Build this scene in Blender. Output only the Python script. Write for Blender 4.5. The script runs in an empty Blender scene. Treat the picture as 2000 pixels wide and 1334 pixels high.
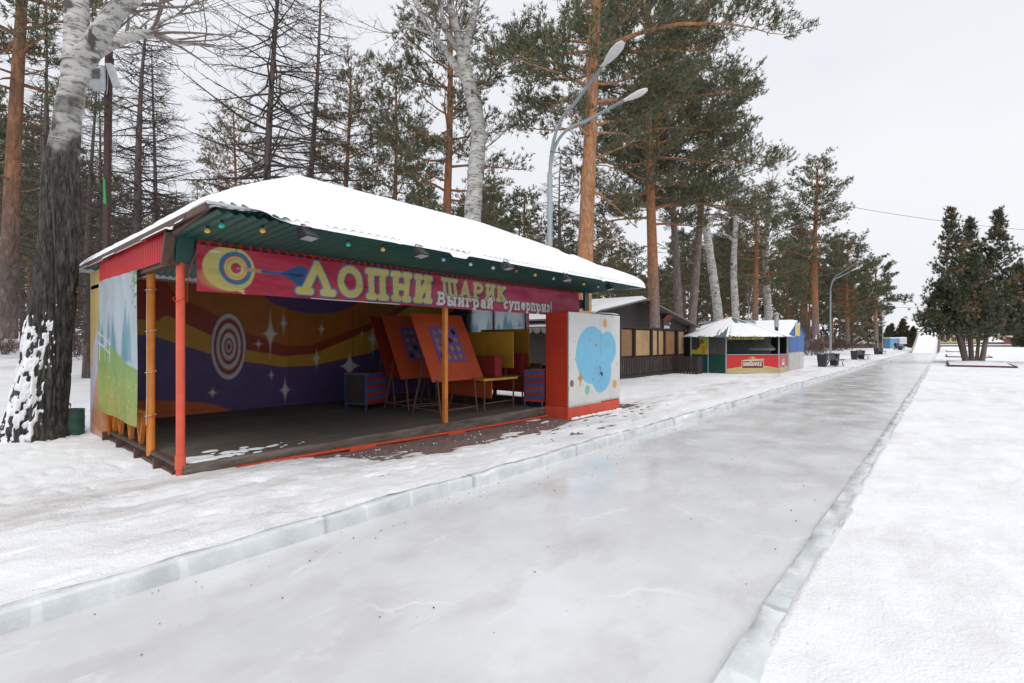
import bpy, math, random
import numpy as np

# ------------------------------------------------------------------ camera, sky, sun, exposure
scene = bpy.context.scene
col = scene.collection
F_PX = 980.0                       # focal length in pixels of the 2000 px wide photograph
YAW = math.atan(845.0 / F_PX)      # the ice track runs along +Y, the camera is turned left of it
SY, CY = math.sin(YAW), math.cos(YAW)
CAM_Z = 1.6
cam_d = bpy.data.cameras.new('camera')
cam_d.sensor_width = 36.0
cam_d.lens = 36.0 * F_PX / 2000.0
cam_d.clip_start = 0.05
cam_d.clip_end = 3000.0
cam = bpy.data.objects.new('camera', cam_d)
cam.location = (0, 0, CAM_Z)
cam.rotation_euler = (math.radians(90.05), 0, YAW)
col.objects.link(cam)
scene.camera = cam

SUN_EL, SUN_AZ = math.radians(58), math.radians(128)     # azimuth measured clockwise from +Y
world = bpy.data.worlds.new('World')
scene.world = world
world.use_nodes = True
wn, wl = world.node_tree.nodes, world.node_tree.links
wn.clear()
w_out = wn.new('ShaderNodeOutputWorld')
w_bg = wn.new('ShaderNodeBackground')
w_bg.inputs['Strength'].default_value = 0.1
w_sky = wn.new('ShaderNodeTexSky')
w_sky.sky_type = 'NISHITA'
w_sky.sun_disc = False
w_sky.sun_elevation = SUN_EL
w_sky.sun_rotation = SUN_AZ
w_sky.air_density = 1.0
w_sky.dust_density = 4.0
w_tc = wn.new('ShaderNodeTexCoord')
w_map = wn.new('ShaderNodeMapping')
w_map.inputs['Scale'].default_value = (1.0, 1.0, 2.2)
w_noise = wn.new('ShaderNodeTexNoise')
w_noise.inputs['Scale'].default_value = 1.3
w_noise.inputs['Detail'].default_value = 4
w_ramp = wn.new('ShaderNodeValToRGB')
w_ramp.color_ramp.elements[0].position = 0.3
w_ramp.color_ramp.elements[0].color = (7.2, 7.4, 7.85, 1)
w_ramp.color_ramp.elements[1].position = 0.7
w_ramp.color_ramp.elements[1].color = (8.25, 8.35, 8.6, 1)
w_mix = wn.new('ShaderNodeMix')
w_mix.data_type = 'RGBA'
w_mix.inputs[0].default_value = 0.94
wl.new(w_tc.outputs['Generated'], w_map.inputs['Vector'])
wl.new(w_map.outputs['Vector'], w_noise.inputs['Vector'])
wl.new(w_noise.outputs['Fac'], w_ramp.inputs['Fac'])
wl.new(w_sky.outputs['Color'], w_mix.inputs[6])
wl.new(w_ramp.outputs['Color'], w_mix.inputs[7])
wl.new(w_mix.outputs[2], w_bg.inputs['Color'])
wl.new(w_bg.outputs['Background'], w_out.inputs['Surface'])

sun_d = bpy.data.lights.new('sun', 'SUN')
sun_d.energy = 1.3
sun_d.angle = math.radians(40)
sun_d.color = (1.0, 0.97, 0.92)
sun = bpy.data.objects.new('sun', sun_d)
sun.rotation_euler = (math.pi / 2 - SUN_EL, 0, math.pi - SUN_AZ)
sun.location = (20, -20, 30)
col.objects.link(sun)

vs = scene.view_settings
vs.view_transform = 'Standard'
vs.look = 'None'
vs.exposure = 0.24
vs.gamma = 1.0
vs.use_curve_mapping = False
scene.render.engine = 'CYCLES'
scene.cycles.use_denoising = True
scene.cycles.use_adaptive_sampling = True
scene.cycles.adaptive_threshold = 0.02
scene.cycles.max_bounces = 5
scene.cycles.diffuse_bounces = 2
scene.cycles.glossy_bounces = 2
scene.cycles.transmission_bounces = 4
scene.cycles.transparent_max_bounces = 8

rng = np.random.default_rng(7)
random.seed(7)

# ------------------------------------------------------------------ photograph <-> place
def along(u, X):
    """Y and distance where the sight line of picture column u meets the plane x = X"""
    r = (u - 1000) / F_PX
    d = X / (-SY + r * CY)
    return d * (CY + r * SY), d
def across(u, Y):
    r = (u - 1000) / F_PX
    d = Y / (CY + r * SY)
    return d * (-SY + r * CY), d
def at(u, d):
    r = (u - 1000) / F_PX
    return d * (-SY + r * CY), d * (CY + r * SY)
def hgt(v, d):
    return CAM_Z + (668 - v) / F_PX * d
def under(u, v, z):
    d = (CAM_Z - z) * F_PX / (v - 668)
    x, y = at(u, d)
    return x, y
IMG_RIGHT = math.atan2(SY, CY)      # world angle of the picture's right-hand direction

# ------------------------------------------------------------------ noise
def vnoise(x, y, seed=0):
    xi, yi = np.floor(x).astype(np.int64), np.floor(y).astype(np.int64)
    fx, fy = x - xi, y - yi
    fx, fy = fx * fx * (3 - 2 * fx), fy * fy * (3 - 2 * fy)
    def h(a, b):
        n = (a * 374761393 + b * 668265263 + seed * 974711) & 0xffffffff
        n = ((n ^ (n >> 13)) * 1274126177) & 0xffffffff
        return ((n ^ (n >> 16)) & 0xffff) / 65535.0
    return (h(xi, yi) * (1 - fx) + h(xi + 1, yi) * fx) * (1 - fy) + (h(xi, yi + 1) * (1 - fx) + h(xi + 1, yi + 1) * fx) * fy
def fbm(x, y, seed=0, oct=4):
    s, a, t = 0, 0.5, 0
    for i in range(oct):
        s = s + a * vnoise(x * 2 ** i, y * 2 ** i, seed + i * 17)
        t += a
        a *= 0.5
    return s / t
def sstep(a, b, x):
    t = np.clip((x - a) / (b - a), 0, 1)
    return t * t * (3 - 2 * t)

# ------------------------------------------------------------------ materials
def new_mat(name):
    m = bpy.data.materials.new(name)
    m.use_nodes = True
    nt = m.node_tree
    return m, nt, nt.nodes['Principled BSDF']
def N(nt, kind, **kw):
    n = nt.nodes.new(kind)
    for k, v in kw.items():
        if k in n.inputs:
            n.inputs[k].default_value = v
        else:
            setattr(n, k, v)
    return n
def mixc(nt, fac, a, b, blend='MIX'):
    n = nt.nodes.new('ShaderNodeMix')
    n.data_type = 'RGBA'
    n.blend_type = blend
    for s, val in ((0, fac), (6, a), (7, b)):
        if isinstance(val, (int, float)):
            n.inputs[s].default_value = val
        elif isinstance(val, tuple):
            n.inputs[s].default_value = (*val, 1) if len(val) == 3 else val
        else:
            nt.links.new(val, n.inputs[s])
    return n.outputs[2]
def ramp(nt, src, p0, p1, c0=(0, 0, 0), c1=(1, 1, 1)):
    r = nt.nodes.new('ShaderNodeValToRGB')
    r.color_ramp.elements[0].position = p0
    r.color_ramp.elements[0].color = (*c0, 1)
    r.color_ramp.elements[1].position = p1
    r.color_ramp.elements[1].color = (*c1, 1)
    nt.links.new(src, r.inputs['Fac'])
    return r.outputs['Color']
def coords(nt, scale=(1, 1, 1), kind='Object'):
    tc = nt.nodes.new('ShaderNodeTexCoord')
    mp = nt.nodes.new('ShaderNodeMapping')
    mp.inputs['Scale'].default_value = scale
    nt.links.new(tc.outputs[kind], mp.inputs['Vector'])
    return mp.outputs['Vector']
def noise(nt, vec, scale, detail=4, rough=0.55):
    n = N(nt, 'ShaderNodeTexNoise', Scale=scale, Detail=detail, Roughness=rough)
    nt.links.new(vec, n.inputs['Vector'])
    return n.outputs['Fac']
def bump(nt, bs, h, strength=0.3, dist=0.02):
    b = N(nt, 'ShaderNodeBump', Strength=strength, Distance=dist)
    nt.links.new(h, b.inputs['Height'])
    nt.links.new(b.outputs['Normal'], bs.inputs['Normal'])
_cache = {}
def paint(name, c, c2=None, scale=6.0, rough=0.55, metal=0.0, stretch=(1, 1, 1), bmp=0.15, lo=0.35, hi=0.7, spec=0.4, fine=True):
    """weathered paint or wood: two colours mixed by noise, faint relief, a little change from piece to piece"""
    if name in _cache:
        return _cache[name]
    m, nt, bs = new_mat(name)
    if c2 is None:
        c2 = tuple(x * 0.72 for x in c)
    v = coords(nt, stretch)
    f = ramp(nt, noise(nt, v, scale, 6, 0.65), lo, hi)
    base = mixc(nt, f, c, c2)
    if any(w in name for w in ('_paint', 'locker_red', 'plinth_red', 'red_sheet', 'stripe')):     # chipped and scuffed paint
        chips = ramp(nt, noise(nt, coords(nt), 22, 5, 0.75), 0.66, 0.70)
        grime = ramp(nt, noise(nt, coords(nt, (1, 1, .35)), 3.1, 6, 0.7), 0.5, 0.8)
        base = mixc(nt, mixc(nt, 1.0, chips, (.7, .7, .7), 'MULTIPLY'), base, (0.10, 0.07, 0.055))
        base = mixc(nt, mixc(nt, 1.0, grime, (.4, .4, .4), 'MULTIPLY'), base, tuple(x * .45 + .015 for x in c))
    oi = nt.nodes.new('ShaderNodeObjectInfo')
    rv = ramp(nt, oi.outputs['Random'], 0, 1, (0.86, 0.86, 0.86), (1.08, 1.06, 1.04))
    base = mixc(nt, 1.0, base, rv, 'MULTIPLY')
    nt.links.new(base, bs.inputs['Base Color'])
    bs.inputs['Roughness'].default_value = rough
    bs.inputs['Metallic'].default_value = metal
    bs.inputs['Specular IOR Level'].default_value = spec
    if bmp:
        bump(nt, bs, noise(nt, v, scale * 5, 5, 0.6), bmp, 0.01)
    _cache[name] = m
    return m
def print_mat(name, rough=0.5, dirt=0.22, attr='Col', bmp=0.05, scale=3.0, thin=0.0):
    m, nt, bs = new_mat(name)
    a = N(nt, 'ShaderNodeAttribute', attribute_name=attr)
    v = coords(nt)
    f = ramp(nt, noise(nt, v, scale, 7, 0.7), 0.35, 0.75, (1, 1, 1), (1 - dirt, 1 - dirt * 1.05, 1 - dirt * 1.15))
    nt.links.new(mixc(nt, 1.0, a.outputs['Color'], f, 'MULTIPLY'), bs.inputs['Base Color'])
    bs.inputs['Roughness'].default_value = rough
    bs.inputs['Specular IOR Level'].default_value = 0.3
    bump(nt, bs, noise(nt, v, 40, 3), bmp, 0.005)
    if thin:            # thin vinyl lets daylight through
        tr = nt.nodes.new('ShaderNodeBsdfTranslucent')
        nt.links.new(a.outputs['Color'], tr.inputs['Color'])
        mx = nt.nodes.new('ShaderNodeMixShader')
        mx.inputs[0].default_value = thin
        nt.links.new(bs.outputs[0], mx.inputs[1])
        nt.links.new(tr.outputs[0], mx.inputs[2])
        nt.links.new(mx.outputs[0], nt.nodes['Material Output'].inputs['Surface'])
    return m

# ------------------------------------------------------------------ mesh building
class MB:
    def __init__(self):
        self.v, self.f = [], []
        self.n = 0
    def add(self, verts, faces):
        self.v.append(np.asarray(verts, float).reshape(-1, 3))
        n = self.n
        self.f += [tuple(i + n for i in f) for f in faces]
        self.n += len(self.v[-1])
        return self
    def box(self, x0, x1, y0, y1, z0, z1, bev=0.0):
        if bev <= 0:
            vs_ = [(x, y, z) for x in (x0, x1) for y in (y0, y1) for z in (z0, z1)]
            return self.add(vs_, [(0, 1, 3, 2), (4, 6, 7, 5), (0, 4, 5, 1), (2, 3, 7, 6), (0, 2, 6, 4), (1, 5, 7, 3)])
        b = min(bev, 0.45 * min(x1 - x0, y1 - y0, z1 - z0))
        vs_, idx = [], {}
        for sx in (0, 1):
            for sy in (0, 1):
                for sz in (0, 1):
                    cx, cy, cz = (x0, x1)[sx], (y0, y1)[sy], (z0, z1)[sz]
                    dx, dy, dz = (b, -b)[sx], (b, -b)[sy], (b, -b)[sz]
                    for k, p in (('x', (cx, cy + dy, cz + dz)), ('y', (cx + dx, cy, cz + dz)), ('z', (cx + dx, cy + dy, cz))):
                        idx[(sx, sy, sz, k)] = len(vs_)
                        vs_.append(p)
        fs = []
        for ax in range(3):
            k = 'xyz'[ax]
            o = [a for a in range(3) if a != ax]
            for s in (0, 1):
                q = []
                for a, c in ((0, 0), (1, 0), (1, 1), (0, 1)):
                    t = [0, 0, 0]
                    t[ax], t[o[0]], t[o[1]] = s, a, c
                    q.append(idx[(*t, k)])
                flip = (s == 0) ^ (ax == 1)
                fs.append(tuple(q[::-1] if flip else q))
        for ax in range(3):
            o = [a for a in range(3) if a != ax]
            for a in (0, 1):
                for c in (0, 1):
                    q = []
                    for s, kk in ((0, 0), (0, 1), (1, 1), (1, 0)):
                        t = [0, 0, 0]
                        t[ax], t[o[0]], t[o[1]] = s, a, c
                        q.append(idx[(*t, 'xyz'[o[kk]])])
                    fs.append(tuple(q))
        for sx in (0, 1):
            for sy in (0, 1):
                for sz in (0, 1):
                    fs.append(tuple(idx[(sx, sy, sz, k)] for k in 'xyz'))
        return self.add(vs_, fs)
    def bar(self, a, b, w, h=None, up=(0, 0, 1)):
        """a square bar from a to b"""
        h = h or w
        a, b = np.array(a, float), np.array(b, float)
        d = (b - a) / np.linalg.norm(b - a)
        u = np.array(up, float)
        if abs(d @ u) > 0.95:
            u = np.array((1.0, 0, 0))
        s = np.cross(d, u)
        s /= np.linalg.norm(s)
        t = np.cross(s, d)
        vs_ = []
        for p in (a, b):
            for i, j in ((-1, -1), (1, -1), (1, 1), (-1, 1)):
                vs_.append(p + s * w / 2 * i + t * h / 2 * j)
        return self.add(vs_, [(3, 2, 1, 0), (4, 5, 6, 7), (0, 1, 5, 4), (1, 2, 6, 5), (2, 3, 7, 6), (3, 0, 4, 7)])
    def tube(self, pts, rad, k=8, cap=True):
        pts = np.array(pts, float)
        n = len(pts)
        rad = np.full(n, rad, float) if np.isscalar(rad) else np.array(rad, float)
        vs_, fs = tube_arrays(pts, rad, k)
        fs = [tuple(f) for f in fs]
        if cap:
            fs.append(tuple(range(k))[::-1])
            fs.append(tuple(range((n - 1) * k, n * k)))
        return self.add(vs_, fs)
    def prism(self, poly, a, b):
        """poly: list of 3-D points; extruded by vector (a,b)->offset"""
        p = np.array(poly, float)
        o = np.array(a, float), np.array(b, float)
        n = len(p)
        vs_ = np.vstack([p + o[0], p + o[1]])
        fs = [tuple(range(n))[::-1], tuple(range(n, 2 * n))] + [(i, (i + 1) % n, n + (i + 1) % n, n + i) for i in range(n)]
        return self.add(vs_, fs)
    def mesh(self, name):
        me = bpy.data.meshes.new(name)
        me.from_pydata(np.vstack(self.v).tolist(), [], self.f)
        me.update()
        return me
    def build(self, name, m, parent=None, smooth=False):
        return link(name, self.mesh(name), m, parent, smooth)
def link(name, me, m=None, parent=None, smooth=False):
    o = bpy.data.objects.new(name, me)
    if m is not None and me is not None and not me.materials:
        me.materials.append(m)
    col.objects.link(o)
    if parent is not None:
        o.parent = parent
    if smooth:
        me.polygons.foreach_set('use_smooth', np.ones(len(me.polygons), bool))
    return o
def tube_arrays(pts, rad, k):
    n = len(pts)
    t = np.gradient(pts, axis=0)
    t /= np.linalg.norm(t, axis=1, keepdims=True) + 1e-9
    ref = np.array((0.0, 0.0, 1.0)) if abs(t[:, 2]).mean() < 0.8 else np.array((1.0, 0.0, 0.0))
    s = np.cross(t, ref)
    s /= np.linalg.norm(s, axis=1, keepdims=True) + 1e-9
    q = np.cross(s, t)
    a = np.arange(k) * 2 * np.pi / k
    v = pts[:, None, :] + rad[:, None, None] * (np.cos(a)[None, :, None] * s[:, None, :] + np.sin(a)[None, :, None] * q[:, None, :])
    i = np.arange(n - 1)[:, None] * k
    j = np.arange(k)[None, :]
    jn = (j + 1) % k
    f = np.stack([i + j, i + k + j, i + k + jn, i + jn], -1).reshape(-1, 4)
    return v.reshape(-1, 3), f
def fast_mesh(name, v, faces, k, colors=None, smooth=False):
    """mesh from numpy arrays, all faces with k corners"""
    me = bpy.data.meshes.new(name)
    nf = len(faces)
    me.vertices.add(len(v))
    me.vertices.foreach_set('co', np.ascontiguousarray(v, np.float32).ravel())
    me.loops.add(nf * k)
    me.loops.foreach_set('vertex_index', np.ascontiguousarray(faces, np.int32).ravel())
    me.polygons.add(nf)
    me.polygons.foreach_set('loop_start', np.arange(nf, dtype=np.int32) * k)
    me.polygons.foreach_set('use_smooth', np.full(nf, smooth, bool))
    me.update(calc_edges=True)
    if colors is not None:
        a = me.color_attributes.new('Col', 'FLOAT_COLOR', 'POINT')
        c = np.ones((len(v), 4), np.float32)
        c[:, :3] = colors
        a.data.foreach_set('color', c.ravel())
    return me
def grid_faces(nu, nv):
    i = np.arange(nu - 1)[:, None] * nv
    j = np.arange(nv - 1)[None, :]
    return np.stack([i + j, i + nv + j, i + nv + j + 1, i + j + 1], -1).reshape(-1, 4)
def thing(name, label, cat, loc=(0, 0, 0), rz=0.0, group=None):
    o = bpy.data.objects.new(name, None)
    o.empty_display_size = 0.2
    col.objects.link(o)
    o.location = loc
    o.rotation_euler = (0, 0, rz)
    return tag(o, label, cat, group)
def tag(o, label=None, cat=None, group=None, kind=None):
    if label: o['label'] = label
    if cat: o['category'] = cat
    if group: o['group'] = group
    if kind: o['kind'] = kind
    return o
def copy_tree(o, parent=None):
    c = o.copy()
    col.objects.link(c)
    c.parent = parent
    for ch in list(o.children):
        copy_tree(ch, c)
    return c
def at_loc(o, x, y, z, rz=0.0, s=None):
    o.location = (x, y, z)
    o.rotation_euler = (0, 0, rz)
    if s is not None:
        o.scale = (s, s, s) if np.isscalar(s) else s
    return o

# ------------------------------------------------------------------ flat print: a small painter in metres
class Canvas:
    def __init__(self, W, H, res, bg):
        self.nu, self.nv = int(W / res) + 1, int(H / res) + 1
        self.W, self.H, self.res = W, H, res
        x, y = np.meshgrid(np.linspace(0, W, self.nu), np.linspace(0, H, self.nv), indexing='ij')
        self.x, self.y = x, y
        self.c = np.empty(x.shape + (3,))
        self.c[:] = bg
    def fill(self, sd, color, alpha=1.0, soft=None):
        w = (soft or self.res) * 0.7
        a = (np.clip(0.5 - sd / (2 * w), 0, 1) * alpha)[..., None]
        self.c = self.c * (1 - a) + np.array(color) * a
    def seg(self, x0, y0, x1, y1, r):
        px, py = self.x - x0, self.y - y0
        dx, dy = x1 - x0, y1 - y0
        t = np.clip((px * dx + py * dy) / (dx * dx + dy * dy + 1e-12), 0, 1)
        return np.hypot(px - t * dx, py - t * dy) - r
    def ell(self, cx, cy, a, b):
        q = np.hypot((self.x - cx) / a, (self.y - cy) / b)
        return (q - 1) * min(a, b)
    def poly(self, pts):
        n = len(pts)
        d = np.full(self.x.shape, 1e9)
        ins = np.zeros(self.x.shape, bool)
        for i in range(n):
            (x0, y0), (x1, y1) = pts[i], pts[(i + 1) % n]
            d = np.minimum(d, self.seg(x0, y0, x1, y1, 0))
            if y0 != y1:
                ins ^= ((y0 > self.y) != (y1 > self.y)) & (self.x < (x1 - x0) * (self.y - y0) / (y1 - y0) + x0)
        return np.where(ins, -d, d)
    def star(self, cx, cy, a, b):
        """four-pointed sparkle"""
        px, py = np.abs(self.x - cx) / a, np.abs(self.y - cy) / b
        return (np.sqrt(px) + np.sqrt(py) - 1.0) * min(a, b) * 0.5
    def text(self, s, x, y, h, t, sx=1.0, gap=0.12):
        """signed distance of stroke lettering; h height of capitals, t half stroke"""
        d = np.full(self.x.shape, 1e9)
        for ch in s:
            if ch == ' ':
                x += 0.42 * h * sx
                continue
            w, segs = GLYPH[ch]
            for p in segs:
                for (ax, ay), (bx, by) in zip(p[:-1], p[1:]):
                    x0, x1 = x + min(ax, bx) * h * sx - 3 * t, x + max(ax, bx) * h * sx + 3 * t
                    i0, i1 = max(0, int(x0 / self.res)), min(self.nu, int(x1 / self.res) + 2)
                    if i1 <= i0:
                        continue
                    sub = (slice(i0, i1), slice(None))
                    px, py = self.x[sub] - (x + ax * h * sx), self.y[sub] - (y + ay * h)
                    dx, dy = (bx - ax) * h * sx, (by - ay) * h
                    q = np.clip((px * dx + py * dy) / (dx * dx + dy * dy + 1e-12), 0, 1)
                    d[sub] = np.minimum(d[sub], np.hypot(px - q * dx, py - q * dy) - t)
            x += (w + gap) * h * sx
        return d, x
def arc(cx, cy, rx, ry, a0, a1, n=10):
    return [(cx + rx * math.cos(math.radians(a0 + (a1 - a0) * i / n)), cy + ry * math.sin(math.radians(a0 + (a1 - a0) * i / n))) for i in range(n + 1)]
def sf(x, y, w=0.11):
    return [(x - w, y), (x + w, y)]
XH = 0.66
GLYPH = {
    'Л': (0.92, [[(.46, .96), (.14, .04)], [(.46, .96), (.78, .04)], sf(.14, .04, .14), sf(.78, .04, .14)]),
    'О': (0.8, [arc(.4, .5, .31, .45, 0, 360, 20)]),
    'П': (0.82, [[(.18, .04), (.18, .96)], [(.64, .04), (.64, .96)], [(.06, .96), (.76, .96)], sf(.18, .04), sf(.64, .04)]),
    'Н': (0.82, [[(.18, .04), (.18, .96)], [(.64, .04), (.64, .96)], [(.18, .5), (.64, .5)], sf(.18, .04), sf(.64, .04), sf(.18, .96), sf(.64, .96)]),
    'И': (0.82, [[(.18, .04), (.18, .96)], [(.64, .04), (.64, .96)], [(.18, .12), (.64, .88)], sf(.18, .04), sf(.64, .04), sf(.18, .96), sf(.64, .96)]),
    'Ш': (1.02, [[(.16, .04), (.16, .96)], [(.51, .04), (.51, .96)], [(.86, .04), (.86, .96)], [(.06, .04), (.96, .04)], sf(.16, .96), sf(.51, .96), sf(.86, .96)]),
    'А': (0.88, [[(.44, .96), (.12, .04)], [(.44, .96), (.76, .04)], [(.24, .34), (.64, .34)], sf(.12, .04), sf(.76, .04)]),
    'Р': (0.74, [[(.18, .04), (.18, .96)], [(.08, .96), (.18, .96)] + arc(.42, .72, .22, .24, 90, -90) + [(.18, .48)], sf(.18, .04)]),
    'К': (0.8, [[(.18, .04), (.18, .96)], [(.18, .46), (.62, .96)], [(.32, .56), (.66, .04)], sf(.18, .04), sf(.18, .96), sf(.66, .04), sf(.62, .96, .08)]),
    'В': (0.72, [[(.18, .04), (.18, .96)], [(.06, .96), (.18, .96)] + arc(.38, .74, .2, .22, 90, -90), [(.18, .52)] + arc(.4, .28, .25, .24, 90, -90) + [(.06, .04)]]),
    'ы': (0.84, [[(.14, .03), (.14, XH)], [(.14, .38)] + arc(.34, .2, .16, .17, 90, -90, 8) + [(.14, .03)], [(.7, .03), (.7, XH)], sf(.14, XH, .07), sf(.7, XH, .07), sf(.7, .03, .07)]),
    'и': (0.66, [[(.14, .03), (.14, XH)], [(.52, .03), (.52, XH)], [(.14, .1), (.52, .58)], sf(.14, XH, .07), sf(.52, XH, .07), sf(.14, .03, .07), sf(.52, .03, .07)]),
    'й': (0.66, [[(.14, .03), (.14, XH)], [(.52, .03), (.52, XH)], [(.14, .1), (.52, .58)], sf(.14, XH, .07), sf(.52, XH, .07), sf(.14, .03, .07), sf(.52, .03, .07), arc(.33, .96, .15, .1, 200, 340, 6)]),
    'г': (0.52, [[(.14, .03), (.14, XH)], [(.05, XH), (.46, XH), (.46, .52)], sf(.14, .03, .08)]),
    'р': (0.62, [[(.14, -.26), (.14, XH)], arc(.33, .34, .19, .3, 0, 360, 14), sf(.14, -.26, .09), [(.05, XH), (.14, XH)]]),
    'а': (0.6, [arc(.28, .2, .18, .17, 0, 360, 12), [(.48, .03), (.48, .46)] + arc(.3, .46, .18, .19, 0, 150, 8), [(.48, .03), (.56, .03)]]),
    'с': (0.54, [arc(.3, .34, .2, .3, 50, 310, 14)]),
    'у': (0.62, [[(.1, XH), (.32, .08)], [(.54, XH), (.3, -.06), (.2, -.24), (.08, -.22)], sf(.1, XH, .07), sf(.54, XH, .07)]),
    'п': (0.66, [[(.14, .03), (.14, XH)], [(.52, .03), (.52, XH)], [(.05, XH), (.6, XH)], sf(.14, .03, .07), sf(.52, .03, .07)]),
    'е': (0.56, [[(.1, .36), (.48, .36)] + arc(.29, .36, .19, .29, 0, 300, 14)]),
    'з': (0.52, [arc(.24, .5, .17, .16, 140, -90, 8), arc(.24, .19, .2, .17, 90, -150, 9)]),
    '!': (0.24, [[(.12, .34), (.12, .98)], [(.12, .05), (.12, .06)]]),
    'K': (0.7, [[(.14, 0), (.14, 1)], [(.14, .45), (.6, 1)], [(.28, .55), (.62, 0)]]),
    'R': (0.7, [[(.14, 0), (.14, 1), (.36, 1)] + arc(.36, .74, .22, .26, 90, -90, 8) + [(.14, .48)], [(.32, .48), (.62, 0)]]),
    'U': (0.7, [[(.12, 1), (.12, .28)] + arc(.35, .26, .23, .26, 180, 360, 8) + [(.58, 1)]]),
    'Š': (0.6, [arc(.3, .74, .2, .24, 30, 270, 9) + arc(.3, .26, .22, .24, 90, -150, 9), [(.14, 1.38), (.3, 1.2), (.46, 1.38)]]),
    'O': (0.76, [arc(.38, .5, .28, .48, 0, 360, 16)]),
    'V': (0.68, [[(.06, 1), (.34, 0), (.62, 1)]]),
    'I': (0.28, [[(.14, 0), (.14, 1)]]),
    'C': (0.64, [arc(.36, .5, .26, .48, 50, 310, 12)]),
    'E': (0.56, [[(.5, 1), (.12, 1), (.12, 0), (.5, 0)], [(.12, .5), (.44, .5)]]),
}
def print_sheet(name, cv, origin, ud, vd, m, parent=None, depth=None, thick=0.004):
    """the painted canvas as a real sheet with thickness; depth(x,y) pushes it out along the normal"""
    o, ud, vd = np.array(origin, float), np.array(ud, float), np.array(vd, float)
    nrm = np.cross(ud, vd)
    nrm /= np.linalg.norm(nrm)
    dp = depth(cv.x, cv.y) if depth is not None else np.zeros(cv.x.shape)
    v = o + cv.x[..., None] * ud + cv.y[..., None] * vd + dp[..., None] * nrm
    v = v.reshape(-1, 3)
    f = grid_faces(cv.nu, cv.nv)
    # rim and back
    nu, nv = cv.nu, cv.nv
    rim = [i * nv for i in range(nu)] + [(nu - 1) * nv + j for j in range(1, nv)] + [i * nv + nv - 1 for i in range(nu - 2, -1, -1)] + [j for j in range(nv - 2, 0, -1)]
    rim = np.array(rim)
    n = len(v)
    if depth is None:
        bk = v[rim] - nrm * thick
        v2 = np.vstack([v, bk])
        k = len(rim)
        ii = np.arange(k)
        side = np.stack([rim, n + ii, n + (ii + 1) % k, rim[(ii + 1) % k]], -1)[:, ::-1]
        cs = n + np.array([0, nu - 1, nu - 1 + nv - 1, 2 * (nu - 1) + nv - 1])
        faces = np.vstack([f, side, cs[None, ::-1]])
        cl = np.vstack([cv.c.reshape(-1, 3), np.tile((0.5, 0.5, 0.48), (k, 1))])
    else:
        v2, faces, cl = v, f, cv.c.reshape(-1, 3)       # limp cloth: one layer
    me = fast_mesh(name, v2, faces, 4, cl, smooth=depth is not None)
    return link(name, me, m, parent)

# ================================================================== THE SETTING
def snow_material(name, dirt=0.0):
    m, nt, bs = new_mat(name)
    v = coords(nt)
    base = (0.85, 0.865, 0.90) if dirt else (0.86, 0.875, 0.905)
    c = base
    if dirt:
        big = ramp(nt, noise(nt, v, 0.35, 5, 0.6), 0.36, 0.62)
        vs_ = coords(nt, (1.0, 0.35, 1.0))
        mid = ramp(nt, noise(nt, vs_, 2.2, 6, 0.7), 0.40, 0.72)
        k = mixc(nt, 1.0, big, mid, 'MULTIPLY')
        c = mixc(nt, k, base, (0.62, 0.595, 0.585))
        grit = ramp(nt, noise(nt, vs_, 26, 3, 0.6), 0.70, 0.76)
        c = mixc(nt, mixc(nt, 1.0, grit, mid, 'MULTIPLY'), c, (0.30, 0.25, 0.22))
        sx_ = nt.nodes.new('ShaderNodeSeparateXYZ')
        nt.links.new(v, sx_.inputs[0])
        xr = nt.nodes.new('ShaderNodeValToRGB')         # grit trodden into the walkway past the stall
        mrx = N(nt, 'ShaderNodeMapRange')
        mrx.inputs[1].default_value, mrx.inputs[2].default_value = -7.4, -4.2
        nt.links.new(sx_.outputs['X'], mrx.inputs[0])
        el_ = xr.color_ramp.elements
        el_[0].position, el_[0].color = 0.02, (0, 0, 0, 1)
        el_[1].position, el_[1].color = 0.95, (0, 0, 0, 1)
        for q_, w_ in ((.3, 1), (.55, .7)):
            e_ = el_.new(q_)
            e_.color = (w_, w_, w_, 1)
        nt.links.new(mrx.outputs[0], xr.inputs['Fac'])
        yv = ramp(nt, noise(nt, coords(nt, (1.3, .3, 1)), 1.7, 6, .7), .44, .68)
        c = mixc(nt, mixc(nt, 1.0, xr.outputs['Color'], yv, 'MULTIPLY'), c, (0.47, 0.435, 0.42))
        nt.links.new(c, bs.inputs['Base Color'])
    else:
        f = ramp(nt, noise(nt, v, 3.0, 5), 0.4, 0.7)
        nt.links.new(mixc(nt, f, base, (0.83, 0.845, 0.875)), bs.inputs['Base Color'])
    bs.inputs['Roughness'].default_value = 0.7
    bs.inputs['Specular IOR Level'].default_value = 0.25
    n1, n2 = noise(nt, v, 5, 7, 0.68), noise(nt, v, 60, 3)
    h = mixc(nt, 0.25, n1, n2)
    bump(nt, bs, h, 0.7 if dirt else 0.16, 0.06)
    return m
M_SNOW = snow_material('trodden_snow', 1.0)
M_ROOFSNOW = snow_material('roof_snow')

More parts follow.
